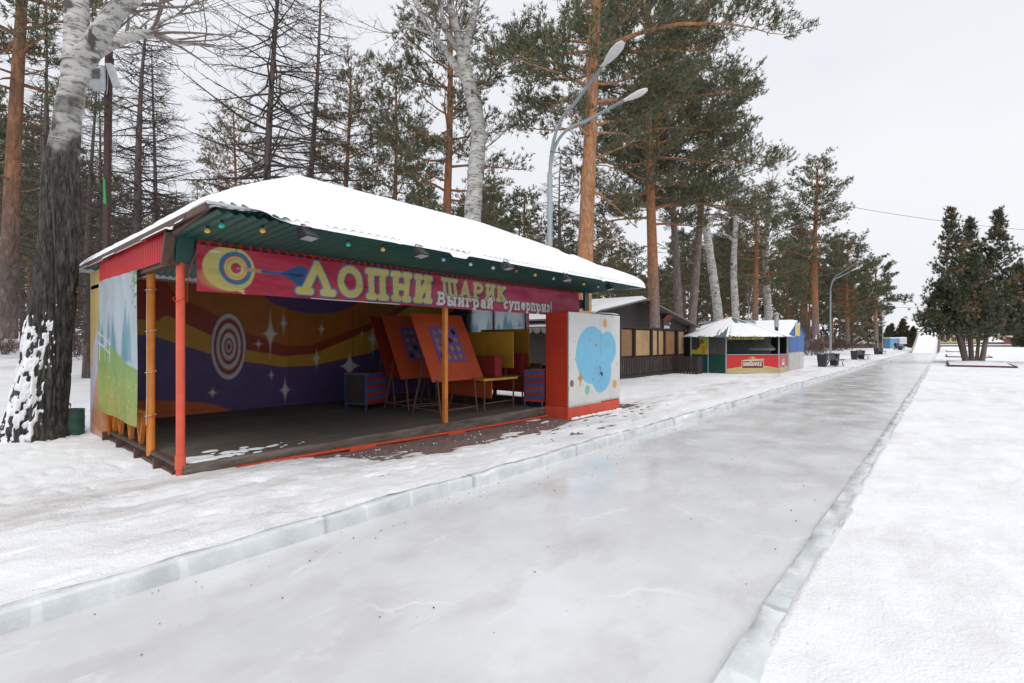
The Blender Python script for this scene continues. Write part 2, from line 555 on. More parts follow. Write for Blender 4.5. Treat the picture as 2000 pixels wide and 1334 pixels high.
def zg(x, y):
    """height of the ground under the snow"""
    return np.where(np.asarray(x) < -4.1, -0.07 * sstep(2.5, 8.0, np.asarray(y, float)), 0.0)
def bare(x, y):
    """0..1: how far the snow is scraped off the paving in front of the stall"""
    s = sstep(-4.5, -6.0, x) * sstep(-7.6, -6.9, x) * sstep(2.0, 4.6, y) * sstep(15, 12, y)
    n = fbm(x * 2.6, y * 0.9, 3, 5)
    n2 = fbm(x * 10, y * 2.4, 9, 3)
    n3 = fbm(x * 5.5 + 3, y * 1.3, 15, 4)
    return np.clip(s * (1.0 * n + 1.15 * n2 + 1.0 * n3) - 1.02 - 0.50 * sstep(-6.5, -5.0, x), 0, 1) * 1.6
xs = np.concatenate([-np.geomspace(420, 20, 26), np.arange(-19.6, -13, 0.3), np.arange(-13, -7.2, 0.09), np.arange(-7.2, -4.3, 0.035), [-4.3, -4.24, -4.2, -4.14], [-4.1, -2.5, -0.74], [-0.70, -0.66], np.arange(-0.62, 4, 0.07), np.arange(4, 16, 0.5), np.geomspace(16, 500, 24)])
ys = np.concatenate([np.arange(-40, 0, 1.6), np.arange(0, 2.0, 0.055), np.arange(2.0, 12.5, 0.052), np.arange(12.5, 30, 0.16), np.arange(30, 80, 0.7), np.geomspace(80, 900, 30)])
gx, gy = np.meshgrid(xs, ys, indexing='ij')
left = gx < -4.13
right = gx > -0.73
near = sstep(70, 15, np.hypot(gx, gy))
z = zg(gx, gy) + 0.02 + near * (0.06 * (fbm(gx * 0.9, gy * 0.7, 5, 3) - 0.45) + 0.045 * (fbm(gx * 3.2, gy * 2.6, 11, 4) - 0.5))
b = bare(gx, gy)
strip = sstep(-5.0, -6.2, gx) * sstep(-7.6, -6.9, gx) * sstep(2.4, 5.0, gy) * sstep(13.5, 11, gy)
z = z * (1 - strip) + strip * (zg(gx, gy) + 0.012 + 0.012 * (fbm(gx * 6, gy * 4, 21, 3) - 0.4)) - 0.05 * b
drift = np.exp(-((gx + 6.1) / 0.5) ** 2) * sstep(4.2, 2.4, gy) * sstep(1.2, 1.9, gy)
z = z + 0.05 * drift * fbm(gx * 7, gy * 7, 31, 3)
under_stall = (gx < -6.75) & (gx > -11.3) & (gy > 1.95) & (gy < 10.4)
z = np.where(under_stall, -0.1, z)
z = np.where(left | right, z, -0.14)
# footprints: two-lobed dents, walked along the stall front and around its left side
def footprints(z, n, x0, x1, y0, y1, seed, depth, heading):
    r_ = np.random.default_rng(seed)
    for i in range(n):
        x, y = r_.uniform(x0, x1), r_.uniform(y0, y1)
        a = heading + r_.normal(0, .5) + (math.pi if r_.random() < .5 else 0)
        i0, i1 = np.searchsorted(xs, x - .25), np.searchsorted(xs, x + .25)
        j0, j1 = np.searchsorted(ys, y - .25), np.searchsorted(ys, y + .25)
        if i1 - i0 < 3 or j1 - j0 < 3:
            continue
        sl_ = (slice(i0, i1), slice(j0, j1))
        dx, dy = gx[sl_] - x, gy[sl_] - y
        p, q = dx * math.cos(a) + dy * math.sin(a), -dx * math.sin(a) + dy * math.cos(a)
        e = np.minimum(np.hypot((p - .05) / .10, q / .052), np.hypot((p + .09) / .06, q / .045))
        z[sl_] += depth * r_.uniform(.5, 1.2) * (-np.exp(-e ** 4) + .35 * np.exp(-((e - 1.35) / .35) ** 2))
footprints(z, 420, -6.6, -4.35, .2, 16, 5, .022, math.pi / 2)
footprints(z, 260, -12.5, -6.9, -1.5, 1.7, 6, .03, .4)
footprints(z, 120, -.4, 3.5, 2, 24, 7, .014, math.pi / 2)
z = np.where(under_stall, -0.1, z)
ground_me = fast_mesh('snow_ground', np.stack([gx, gy, z], -1).reshape(-1, 3), grid_faces(len(xs), len(ys)), 4, smooth=True)
tag(link('snow_ground', ground_me, M_SNOW), 'trodden snow covering the whole park ground', kind='structure')

# paving bricks that show where the snow is worn off
M_BRICK = paint('paving_brick', (0.21, 0.135, 0.125), (0.14, 0.105, 0.10), 9, 0.75, bmp=0.4)
pave = MB().box(-6.70, -5.0, 2.6, 13.5, -0.135, -0.085).build('pavement', paint('paving_bed', (0.12, 0.10, 0.09), scale=14, rough=0.9))
tag(pave, 'reddish brick paving showing through worn snow', kind='structure')
brick_me = MB().box(-0.051, 0.051, -0.103, 0.103, -0.05, 0.0, 0.006).mesh('paving_brick')
brick_me.materials.append(M_BRICK)
for i in range(9):
    for j in range(33):
        x = -6.64 + i * 0.106
        y = 3.6 + j * 0.213 + (0.1 if i % 2 else 0)
        o = link('brick', brick_me, None, pave)
        o.location = (x, y, float(zg(x, y)) + random.uniform(-0.003, 0.003))
        o.rotation_euler = (random.uniform(-.01, .01), random.uniform(-.01, .01), random.uniform(-.01, .01))

bf = MB()           # the more scattered bricks farther out, joined
for i in range(7):
    for j in range(48):
        x, y = -5.686 + i * 0.106, 3.4 + j * 0.213 + (0.1 if i % 2 else 0)
        zt = float(zg(x, y)) + random.uniform(-0.003, 0.003)
        bf.box(x - .051, x + .051, y - .103, y + .103, zt - .04, zt)
bf = bf.build('brick_field', M_BRICK, pave)
bf['kind'] = 'stuff'

# the ice of the run
m, nt, bs = new_mat('run_ice')
v = coords(nt)
f1 = ramp(nt, noise(nt, v, 0.55, 6, 0.6), 0.36, 0.68)
f2 = ramp(nt, noise(nt, coords(nt, (1, 0.5, 1)), 1.9, 6, 0.65), 0.48, 0.74)
c = mixc(nt, f1, (0.69, 0.705, 0.725), (0.55, 0.553, 0.565))
c = mixc(nt, mixc(nt, 1.0, f2, (0.75, 0.75, 0.75), 'MULTIPLY'), c, (0.48, 0.455, 0.46))
wv = N(nt, 'ShaderNodeTexVoronoi', feature='DISTANCE_TO_EDGE', Scale=0.7)
dn = N(nt, 'ShaderNodeTexNoise', Scale=1.4, Detail=5)
nt.links.new(v, dn.inputs['Vector'])
vadd = nt.nodes.new('ShaderNodeVectorMath')
vadd.operation = 'ADD'
nt.links.new(v, vadd.inputs[0])
nt.links.new(dn.outputs['Color'], vadd.inputs[1])
nt.links.new(vadd.outputs[0], wv.inputs['Vector'])
crack = ramp(nt, wv.outputs['Distance'], 0.004, 0.02, (1, 1, 1), (0, 0, 0))
crk = mixc(nt, 1.0, crack, ramp(nt, noise(nt, v, 0.8, 3), 0.5, 0.62), 'MULTIPLY')
c = mixc(nt, mixc(nt, 1.0, crk, (0.5, 0.5, 0.5), 'MULTIPLY'), c, (0.78, 0.80, 0.82))
frost = ramp(nt, noise(nt, v, 3.3, 7, 0.7), 0.60, 0.78)
c = mixc(nt, mixc(nt, 1.0, frost, (0.6, 0.6, 0.6), 'MULTIPLY'), c, (0.74, 0.76, 0.79))
for rz_, sc_ in ((.25, (34, .8, 1)), (-.5, (30, .7, 1)), (1.1, (26, .9, 1))):      # skate and sledge scratches
    mp_ = nt.nodes.new('ShaderNodeMapping')
    mp_.inputs['Rotation'].default_value = (0, 0, rz_)
    mp_.inputs['Scale'].default_value = sc_
    nt.links.new(nt.nodes['Texture Coordinate'].outputs['Object'], mp_.inputs['Vector'])
    scr = ramp(nt, noise(nt, mp_.outputs['Vector'], 1.0, 2, .5), .715, .735)
    c = mixc(nt, mixc(nt, 1.0, scr, (.35, .35, .35), 'MULTIPLY'), c, (0.80, 0.82, 0.84))
nt.links.new(c, bs.inputs['Base Color'])
rr = ramp(nt, noise(nt, v, 1.2, 5, 0.6), 0.35, 0.7, (0.11, 0.11, 0.11), (0.34, 0.34, 0.34))
nt.links.new(rr, bs.inputs['Roughness'])
bs.inputs['IOR'].default_value = 1.31
bump(nt, bs, noise(nt, v, 2.2, 4, 0.5), 0.10, 0.03)
M_ICE = m
ix = np.linspace(-4.09, -0.79, 45)
iy = np.concatenate([np.arange(-14, 14, 0.12), np.arange(14, 96.5, 0.75)])
gx, gy = np.meshgrid(ix, iy, indexing='ij')
gz = -0.06 + 0.012 * (fbm(gx * 1.1, gy * 0.8, 41, 3) - 0.5)
tag(link('ice_run', fast_mesh('ice_run', np.stack([gx, gy, gz], -1).reshape(-1, 3), grid_faces(len(ix), len(iy)), 4, smooth=True), M_ICE),
    'long straight strip of grey ice between ice kerbs', kind='structure')

m, nt, bs = new_mat('kerb_ice')
v = coords(nt)
f1 = ramp(nt, noise(nt, v, 2.2, 7, 0.68), 0.38, 0.66)
c = mixc(nt, f1, (0.69, 0.72, 0.735), (0.52, 0.55, 0.565))
diag = ramp(nt, noise(nt, coords(nt, (2, 5.0, 1.2)), 1.1, 3, .5), .61, .65)
c = mixc(nt, mixc(nt, 1.0, diag, (.5, .5, .5), 'MULTIPLY'), c, (0.80, 0.85, 0.87))
c = mixc(nt, ramp(nt, noise(nt, coords(nt, (3, 0.6, 3)), 1.6, 5), 0.6, 0.75), c, (0.84, 0.88, 0.91))
nt.links.new(c, bs.inputs['Base Color'])
nt.links.new(ramp(nt, noise(nt, v, 5, 4), 0.35, 0.7, (0.1, 0.1, 0.1), (0.38, 0.38, 0.38)), bs.inputs['Roughness'])
bs.inputs['IOR'].default_value = 1.31
bump(nt, bs, noise(nt, v, 9, 6, 0.6), 0.35, 0.03)
M_KERB = m
def ice_block(parent, y0, y1, x_in, x_out, top, rough, seed, zout):
    """one cut block of ice: a rough bar with a rounded, uneven crown"""
    n = max(5, int((y1 - y0) / (0.05 if y1 < 14 else 0.3)))
    n = min(n, 60)
    ys_ = np.linspace(y0, y1, n)
    w = x_out - x_in
    chip = 1.0
    prof = [(-0.04, -0.10, 0), (-0.03, 0.02, .3), (0.0, 0.45, .4), (0.03, 0.90, .8), (0.09, 1.0, 1), (0.5, 1.0, 1), (0.9, 0.98, 1), (0.98, 0.9, 1), (1.0, 0.45, .5), (1.0, -0.10, 0)]
    V = []
    for k, (a, h, q) in enumerate(prof):
        s = np.full(n, seed * 3.7 + k * 1.3)
        nz = fbm(ys_ * 2.6, s * .3, seed, 4) - 0.5
        big = fbm(ys_ * 0.6, np.full(n, seed * 1.1), seed + 5, 2) - 0.5
        x = x_in + w * a + q * rough * 0.7 * (fbm(ys_ * 5, s, seed + 2, 2) - 0.5) + 0.03 * big * np.sign(w)
        zb = -0.06 if a < 0.5 else zout
        zz = zb + (top - zb) * h + q * rough * nz + q * 0.05 * big
        if h < 0:
            zz = np.full(n, -0.13)
        V.append(np.stack([x, ys_, zz], -1))
    V = np.stack(V, 1)
    k = len(prof)
    f = grid_faces(n, k)
    if w > 0:
        f = f[:, ::-1]
    f = f.tolist()
    f.append(list(range(k)) if w > 0 else list(range(k))[::-1])
    f.append([(n - 1) * k + i for i in range(k)][::-1] if w > 0 else [(n - 1) * k + i for i in range(k)])
    me = bpy.data.meshes.new('ice_block')
    me.from_pydata(V.reshape(-1, 3).tolist(), [], f)
    o = link('ice_block', me, M_KERB, parent)
    me.polygons.foreach_set('use_smooth', [True] * (len(f) - 2) + [False] * 2)
    return o
for nm, xi, xo, top, rough, lab, zo in (('ice_kerb', -4.06, -4.18, 0.072, 0.05, 'low kerb of clear ice blocks along the stall side of the ice run', 0.0),
                                        ('ice_kerb', -0.83, -0.65, 0.022, 0.055, 'rough kerb of chipped ice blocks along the open side of the ice run', -0.02)):
    k = tag(thing(nm, None, None), lab, kind='structure')
    y, i = -6.0, 0
    while y < 95:
        L = random.uniform(1.4, 2.6) if y < 16 else (random.uniform(2.2, 4) if y < 40 else random.uniform(5, 9))
        ice_block(k, y + 0.0015, y + L - 0.0015, xi + random.uniform(-.006, .006), xo, top + random.uniform(-.008, .008), rough, 100 + int(xi * 10), zo)
        y += L
        i += 1

# grit, bark crumbs and snow crumbs lying on the ice
cm = MB()
for i in range(230):
    x, y = random.uniform(-4.0, -0.9), random.uniform(0.4, 16) ** 1.0
    if random.random() < 0.45:
        x = -4.0 + abs(random.gauss(0, 0.25))
    r = random.uniform(0.0015, 0.0052) * (1 + y * 0.05)
    p = [(x + r * math.cos(a) * random.uniform(.6, 1.5), y + r * math.sin(a) * random.uniform(.6, 1.5), -0.056) for a in (0, 1.4, 2.6, 3.9, 5.1)]
    cm.prism(p, (0, 0, 0), (0, 0, r * 0.8))
tag(cm.build('bark_crumbs', paint('bark_crumb', (0.16, 0.075, 0.04), (0.06, 0.04, 0.03), 30, 0.9)), 'brown bark crumbs and grit scattered on the ice', 'debris', kind='stuff')
cm = MB()
for i in range(80):
    y = random.choice((3.4, 4.2, 4.6, 6.1, 7.8)) + random.gauss(0, .35)
    x = -6.5 + abs(random.gauss(0, 0.35))
    r = random.uniform(0.004, 0.015)
    p = [(x + r * math.cos(a) * random.uniform(.6, 1.4), y + r * math.sin(a) * random.uniform(.6, 1.4), float(zg(x, y)) - 0.002) for a in (0, 1.2, 2.5, 3.8, 5.0)]
    cm.prism(p, (0, 0, 0), (0, 0, r * 0.9))
tag(cm.build('snow_crumbs', M_ROOFSNOW), 'loose crumbs of snow on the brick paving before the stall', 'snow', kind='stuff')

# the snow slide at the far end of the run
sl = tag(thing('snow_slide', None, None), 'tall white ice slide at the far end of the run', 'slide')
SL0, SL1 = 96.0, 126.0
def slide_z(y):
    t = np.clip((y - SL0) / (SL1 - SL0), 0, 1)
    return -0.06 + 3.55 * t ** 1.25
sy_ = np.linspace(SL0, SL1 + 2, 30)
sx_ = np.linspace(-3.75, -0.85, 8)
gx, gy = np.meshgrid(sx_, sy_, indexing='ij')
link('slide_surface', fast_mesh('slide_surface', np.stack([gx, gy, slide_z(gy) + 0.02 * fbm(gx, gy, 3)], -1).reshape(-1, 3), grid_faces(8, 30), 4, smooth=True), M_ROOFSNOW, sl)
for x in (-3.85, -0.72):
    sm = MB()
    for a, b_ in zip(sy_[:-1], sy_[1:]):
        za, zb = float(slide_z(a)), float(slide_z(b_))
        sm.add([(x - .06, a, -.1), (x - .06, b_, -.1), (x - .06, b_, zb + .3), (x - .06, a, za + .3), (x + .06, a, -.1), (x + .06, b_, -.1), (x + .06, b_, zb + .3), (x + .06, a, za + .3)],
               [(3, 2, 1, 0), (4, 5, 6, 7), (2, 3, 7, 6), (0, 4, 7, 3), (1, 2, 6, 5)])
    sm.build('side_wall', paint('slide_wood', (0.50, 0.42, 0.33), scale=3) if x < -2 else paint('slide_wood_dark', (0.16, 0.07, 0.05), scale=3), sl)
sm = MB().box(-3.9, -0.7, SL1 + 2, SL1 + 2.2, -0.1, 3.4)
sm.build('back_wall', paint('slide_wood', (0.5, 0.42, 0.33)), sl)

# ================================================================== THE BALLOON STALL
ORANGE = paint('orange_post_paint', (0.72, 0.115, 0.06), (0.60, 0.085, 0.045), 5, 0.45, bmp=0.1)
AMBER = paint('amber_post_paint', (0.66, 0.22, 0.03), (0.52, 0.15, 0.02), 6, 0.5)
REDP = paint('red_pipe_paint', (0.70, 0.075, 0.03), (0.5, 0.06, 0.03), 7, 0.5)
REDS = paint('red_sheet', (0.50, 0.014, 0.02), (0.40, 0.012, 0.017), 2, 0.45)
GREEN = paint('green_sheet', (0.012, 0.070, 0.058), (0.02, 0.085, 0.07), 3, 0.42, bmp=0.05)
BROWNM = paint('brown_metal', (0.11, 0.055, 0.04), (0.07, 0.04, 0.035), 8, 0.6)
FLOORM = paint('worn_floor_board', (0.15, 0.125, 0.105), (0.065, 0.052, 0.045), 3.0, 0.8, stretch=(6, 0.6, 6), bmp=0.3)
EDGEM = paint('worn_edge_board', (0.22, 0.185, 0.16), (0.07, 0.05, 0.04), 2.2, 0.85, stretch=(3, 0.7, 5), bmp=0.5)
DARKWOOD = paint('dark_brown_timber', (0.055, 0.038, 0.034), (0.03, 0.022, 0.02), 5, 0.75, stretch=(1, 1, 5), bmp=0.3)
BLACKM = paint('black_metal', (0.018, 0.018, 0.02), (0.03, 0.03, 0.03), 9, 0.5)
CANVAS_M = print_mat('printed_canvas', 0.42, 0.15, thin=0.3)
MURAL_M = print_mat('mural_paint', 0.5, 0.25)
XF, XB, YL, YR, ZF = -6.75, -11.2, 1.88, 10.35, 0.14

stall = thing('balloon_stall', 'open-fronted stall with painted walls under a snowy hipped roof', 'stall', (-9, 6.1, 0))
def P(mb, name, m, parent=stall, smooth=False):
    """build in world coordinates and hang under its thing without moving it"""
    o = mb.build(name, m, parent, smooth) if isinstance(mb, MB) else mb
    fix(o)
    return o
def fix(o):
    p = o.parent
    off = np.zeros(3)
    rz = 0.0
    while p is not None:
        off += np.array(p.location)
        p = p.parent
    o.location = tuple(np.array(o.location) - off)
    return o

# floor of boards
flo = P(MB().box(XB, XF - 0.05, YL + .02, YR, 0.0, ZF - 0.045), 'floor', DARKWOOD)
nb = 30
bw = (XF - 0.06 - XB) / nb
for i in range(nb):
    x0 = XB + i * bw
    w = MB().box(0.002, bw - 0.002, 0, YR - YL - 0.04, -0.04, 0, 0.004)
    o = w.build('floor_board', FLOORM, flo)
    o.location = (x0, YL + 0.03, ZF + random.uniform(-.003, .002))     # the floor's own offset cancels the stall's
# front edge: a worn grey beam in two lengths and a red pipe below
for a, b_ in ((YL + 0.06, 5.2), (5.204, 9.2)):
    n = 40
    yy = np.linspace(a, b_, n)
    pr = [(XF - 0.08, 0.0), (XF - 0.005, 0.0), (XF + 0.004, 0.06), (XF, ZF - 0.02), (XF - 0.02, ZF + 0.008), (XF - 0.08, ZF + 0.006)]
    V = np.array([[(x + 0.012 * (vnoise(np.array([y * 6.0]), np.array([k * 9.1]), 4)[0] - .5), y, z_ - (0.05 * sstep(2.5, 8, y) if z_ < 0.03 else 0) + 0.012 * (vnoise(np.array([y * 4.0]), np.array([k * 3.1]), 8)[0] - .5)) for k, (x, z_) in enumerate(pr)] for y in yy])
    k = len(pr)
    f = grid_faces(n, k).tolist() + [[i * k + k - 1, i * k, (i + 1) * k, (i + 1) * k + k - 1] for i in range(n - 1)] + [list(range(k)), [(n - 1) * k + i for i in range(k)][::-1]]
    me = bpy.data.meshes.new('edge_beam')
    me.from_pydata(V.reshape(-1, 3).tolist(), [], f)
    P(link('edge_beam', me, EDGEM, stall), '', None)
ys_ = np.linspace(2.5, 9.15, 14)
P(MB().tube([(XF + 0.045, y, 0.028 - 0.075 * float(sstep(2.5, 8, y))) for y in ys_], 0.026, 8), 'pipe_rail', REDP, smooth=True)
for a, b_ in ((2.6, 3.1), (4.05, 4.5), (6.0, 6.4)):
    zb = -0.02 - 0.07 * float(sstep(2.5, 8, a))
    P(MB().box(XF + 0.075, XF + 0.105, a, b_, zb, zb + 0.05, 0.008), 'pipe_clamp', REDP)
# posts
P(MB().tube([(-6.83, 1.93, 0.0), (-6.83, 1.93, 2.56)], 0.048, 12).tube([(-6.83, 1.93, 0.10), (-6.83, 1.93, 0.26)], 0.058, 12).tube([(-6.83, 1.93, 0.0), (-6.83, 1.93, 0.02)], 0.09, 12), 'corner_post', ORANGE, smooth=False)
P(MB().box(-6.88, -6.80, 6.04, 6.12, ZF, 2.8, 0.006), 'middle_post', AMBER)
P(MB().box(-6.90, -6.80, 10.2, 10.3, -0.05, 2.8, 0.006), 'corner_post', REDS)
P(MB().tube([(-8.05, 1.93, 0.08), (-8.05, 1.93, 2.6)], 0.05, 10), 'side_pole', AMBER, smooth=True)
P(MB().tube([(-10.32, 1.9, 0.0), (-10.32, 1.9, 0.5)], 0.06, 10), 'side_pole', AMBER, smooth=True)
for x in (-8.35, -9.5):
    P(MB().box(x - .04, x + .04, YR - .1, YR - .02, ZF, 2.75), 'side_pole', REDS)
# lattice braces and sill beams below the side poster
for x in (-8.6, -9.15, -9.75, -10.15):
    P(MB().bar((x - .16, 1.95, 0.6), (x, 1.95, 0.16), 0.05).bar((x + .16, 1.95, 0.6), (x, 1.95, 0.16), 0.05), 'brace', AMBER)
P(MB().bar((-10.3, 1.95, 0.62), (-8.05, 1.95, 0.62), 0.05), 'brace', AMBER)
for y, z_, w in ((1.96, 0.12, 0.07), (1.90, 0.03, 0.07)):
    P(MB().box(-10.4, -6.9, y - w / 2, y + w / 2, z_ - .035, z_ + .035), 'sill_beam', BROWNM)
for x in (-7.4, -8.3, -9.3, -10.2):
    P(MB().box(x - .03, x + .03, 1.80, 1.86, -0.05, 0.16), 'sill_foot', BROWNM)

# ---- mural on the back wall
def wall_pts(uv):
    out = []
    for u, v_ in uv:
        y, d = along(u, XB)
        out.append((y, hgt(v_, d)))
    return out
cv = Canvas(YR - YL, 2.75 - ZF, 0.017, (0.09, 0.056, 0.175))
X_, Z_ = cv.x + YL, cv.y + ZF
def band(uv, color):
    """everything above the curve through the given picture points"""
    p = sorted(wall_pts(uv))
    yy = np.interp(X_, [a for a, _ in p], [c_ for _, c_ in p])
    cv.fill(-(Z_ - yy), color)
band([(250, 652), (302, 657), (412, 692), (478, 706), (555, 717), (610, 714), (720, 690), (800, 650), (900, 600)], (0.50, 0.255, 0.028))
band([(250, 600), (330, 618), (412, 655), (478, 683), (555, 696), (610, 692), (720, 646), (800, 600), (900, 560)], (0.26, 0.035, 0.016))
band([(250, 560), (330, 570), (412, 610), (478, 648), (555, 675), (610, 674), (720, 632), (800, 590), (900, 550)], (0.37, 0.115, 0.018))
yc, d = along(300, XB)
cv.fill(cv.poly([(-0.3, 2.7), (-0.3, 1.95), (0.9, 1.85), (1.3, 2.2), (1.0, 2.7)]), (0.33, 0.03, 0.016))
cv.fill(cv.ell(4.0, 2.75, 1.3, 0.62), (0.09, 0.056, 0.175))
cv.fill(cv.ell(0.35, -0.1, 1.9, 0.48), (0.50, 0.10, 0.02))
ty, td = along(447, XB)
tx, tz = ty - YL, hgt(677, td) - ZF
for k, c in ((1.04, (0.02, 0.02, 0.03)), (1.0, (0.55, 0.53, 0.55)), (0.86, (0.27, 0.03, 0.025)), (0.70, (0.55, 0.53, 0.55)), (0.55, (0.27, 0.03, 0.025)), (0.42, (0.55, 0.53, 0.55)), (0.27, (0.27, 0.03, 0.025)), (0.18, (0.55, 0.53, 0.55)), (0.11, (0.27, 0.03, 0.025))):
    cv.fill(cv.ell(tx, tz, 0.33 * k, 0.68 * k), c)
for u, v_, a, b_ in ((528, 652, .17, .5), (554, 632, .08, .28), (505, 672, .07, .12), (628, 643, .09, .18), (618, 700, .11, .3), (683, 715, .32, .42), (530, 732, .06, .12), (557, 762, .13, .34), (415, 767, .10, .12), (707, 652, .06, .12), (728, 662, .16, .45)):
    y, d = along(u, XB)
    cv.fill(cv.star(y - YL, hgt(v_, d) - ZF, a, b_), (0.62, 0.60, 0.55), soft=0.02)
for y in (2.6, 5.3, 6.9):
    cv.fill(np.abs(cv.x - y + YL) - 0.006, (0.02, 0.015, 0.02), 0.7)
cv.fill(np.abs(cv.y - 0.12) - 0.006, (0.02, 0.015, 0.02), 0.5)
P(MB().box(XB - .05, XB + .015, YL + .02, YR - .06, -.02, ZF + .035, .004), 'skirting', DARKWOOD)
P(print_sheet('back_wall', cv, (XB, YL, ZF), (0, 1, 0), (0, 0, 1), MURAL_M, stall, thick=0.06), '', None)

# ---- rear part of the side walls
def side_canvas():
    c_ = Canvas(0.95, 2.8, 0.02, (0.62, 0.40, 0.05))
    c_.fill(c_.poly([(0.0, 0), (0.95, 0), (0.95, 1.95), (.8, 2.1), (.7, 2.05), (0.72, 1.9), (.55, 1.82), (.3, 1.55), (.1, 1.15), (0, .95)]), (0.52, 0.47, 0.66))
    c_.fill(c_.poly([(0, 0), (.95, 0), (.95, 1.32), (.8, 1.28), (.45, 1.0), (.22, .55), (.1, .2)]), (0.56, 0.26, 0.13))
    c_.fill(c_.poly([(0, 0), (.95, 0), (.95, .1), (.5, .16), (0, .25)]), (0.62, 0.36, 0.30))
    for xx in (0.3, 0.62):
        c_.fill(np.abs(c_.x - xx) - 0.004, (0.25, 0.16, 0.1), 0.6)
    return c_
P(print_sheet('side_wall', side_canvas(), (XB - 0.05, YL - 0.06, 0.0), (1, 0, 0), (0, 0, 1), MURAL_M, stall, thick=0.05), '', None)
PLY = paint('raw_plywood', (0.30, 0.20, 0.11), (0.22, 0.14, 0.08), 3, 0.7)
P(MB().box(XB, -10.3, YR - 0.05, YR, ZF, 2.8), 'side_wall', paint('dark_purple_wall', (0.10, 0.06, 0.16), scale=3))
P(MB().box(-10.296, -7.9, YR - 0.05, YR - 0.01, ZF + 0.12, 1.05), 'lower_panel', PLY)

# ---- red corrugated fascia on the left side
def corrugated(p0, along_v, up_v, L, H, pitch, amp, nrm, rows=2, name='sheet', m=None, parent=None, jag=0.0):
    n = int(L / pitch * 8)
    t = np.linspace(0, L, n)
    ph = (t / pitch) % 1.0
    prof = np.clip(np.abs(ph - 0.5) * 4 - 1, -0.6, 0.6) / 0.6 * amp
    s = np.linspace(0, H, rows)
    V = np.array(p0, float) + t[:, None, None] * np.array(along_v, float) + s[None, :, None] * np.array(up_v, float) + prof[:, None, None] * np.array(nrm, float)
    me = fast_mesh(name, V.reshape(-1, 3), grid_faces(n, rows), 4)
    o = link(name, me, m, parent)
    o.modifiers.new('t', 'SOLIDIFY').thickness = 0.003
    return o
fix(corrugated((-10.32, YL - 0.09, 2.55), (1, 0, 0), (0, 0, 1), 3.42, 0.36, 0.10, 0.009, (0, -1, 0), 2, 'side_fascia', REDS, stall))
P(MB().box(-11.2, -6.78, YL - 0.06, YL + 0.03, 2.50, 2.56), 'side_beam', BROWNM)
P(MB().bar((-6.86, YL - .09, 2.50), (-6.70, YL - .09, 2.86), 0.10, 0.06), 'corner_bracket', BROWNM)
P(MB().box(-6.80, -6.735, YL - 0.02, YL + 0.17, 2.53, 2.84, 0.004), 'corner_plate', GREEN)
P(MB().box(-6.83, -6.73, YL + .18, 10.1, 2.72, 2.80), 'front_beam', DARKWOOD)
P(MB().box(-7.0, -6.66, 10.22, 10.5, 2.42, 2.62, 0.004), 'beam_end', DARKWOOD)
P(MB().box(-6.66, -6.60, 10.36, 10.55, 2.36, 2.82, 0.004), 'corner_plate', GREEN)
fix(corrugated((-6.735, YL + 0.2, 2.755), (0, 1, 0), (0, 0, 1), 8.2, 0.085, 0.12, 0.009, (1, 0, 0), 2, 'red_trim', paint('red_trim', (0.62, 0.012, 0.014), scale=4), stall))
# ---- soffit of green corrugated sheet
fix(corrugated((-5.31, 1.80, 2.865), (0, 1, 0), (-0.9995, 0, -0.03), 8.92, 1.45, 0.112, 0.013, (0, 0, 1), 4, 'soffit', GREEN, stall))
# ---- roof: hipped, corrugated green sheet under snow
EX0, EX1, EY0, EY1, ZE, RISE = -11.75, -5.26, 1.72, 10.82, 2.90, 1.46
def roof_z(x, y):
    w = (EX1 - EX0) / 2
    d = np.minimum(np.minimum((x - EX0) / w, (EX1 - x) / w), np.minimum((y - EY0) / 2.45, (EY1 - y) / 2.2))
    return ZE + RISE * np.clip(d, 0, 1)
rx = np.concatenate([np.linspace(EX0, EX1, 60)])
ry = np.arange(EY0, EY1 + 0.001, 0.0186)
gx, gy = np.meshgrid(rx, ry, indexing='ij')
ph = (gy / 0.112) % 1.0
gz = roof_z(gx, gy) + np.clip(np.abs(ph - 0.5) * 4 - 1, -0.6, 0.6) / 0.6 * 0.014 * sstep(0.0, 0.3, gy - EY0)
roof = link('roof', fast_mesh('roof', np.stack([gx, gy, gz], -1).reshape(-1, 3), grid_faces(len(rx), len(ry)), 4), GREEN, stall)
fix(roof)
sx_ = np.concatenate([np.linspace(EX0, EX1 - 0.6, 90), np.linspace(EX1 - 0.585, EX1 + 0.02, 40)])
sy_ = np.concatenate([np.linspace(EY0 - .03, EY0 + 1.4, 60), np.linspace(EY0 + 1.42, EY1 + .03, 330)])
gx, gy = np.meshgrid(sx_, sy_, indexing='ij')
edge = np.minimum(np.minimum(EX1 + 0.012 - gx, gx - EX0), np.minimum(gy - EY0 + 0.02, EY1 + 0.02 - gy))
edge = edge - 0.02 * fbm(gx * 3, gy * 3.4, 51, 3) - 0.10 * sstep(0.55, 0.75, fbm(gx * 1.3, gy * 1.3, 53, 2)) * sstep(1.4, 0.5, gy - EY0)
corner = sstep(0.75, 0.2, np.hypot((EX1 - gx) * 0.9, (gy - EY0) * 0.8) + 0.5 * (fbm(gx * 4, gy * 4, 77, 3) - 0.5))
th = 0.125 * np.clip(edge / 0.13, -1, 1) ** np.where(edge > 0, 0.5, 1) if False else 0.125 * np.where(edge > 0, np.sqrt(np.clip(edge / 0.16, 0, 1)), -0.5)
th = th * (1 - 1.35 * corner) + 0.035 * (fbm(gx * 1.1, gy * 1.1, 61, 4) - 0.5) * (edge > 0.05) + 0.008 * (fbm(gx * 6, gy * 6, 63, 3) - 0.5) * (edge > 0)
pit = sstep(0.66, 0.74, fbm(gx * 2.4 + 3, gy * 2.4, 67, 2)) * sstep(EX0 + 3.8, EX1 - 0.8, gx)
th = th - 0.05 * pit
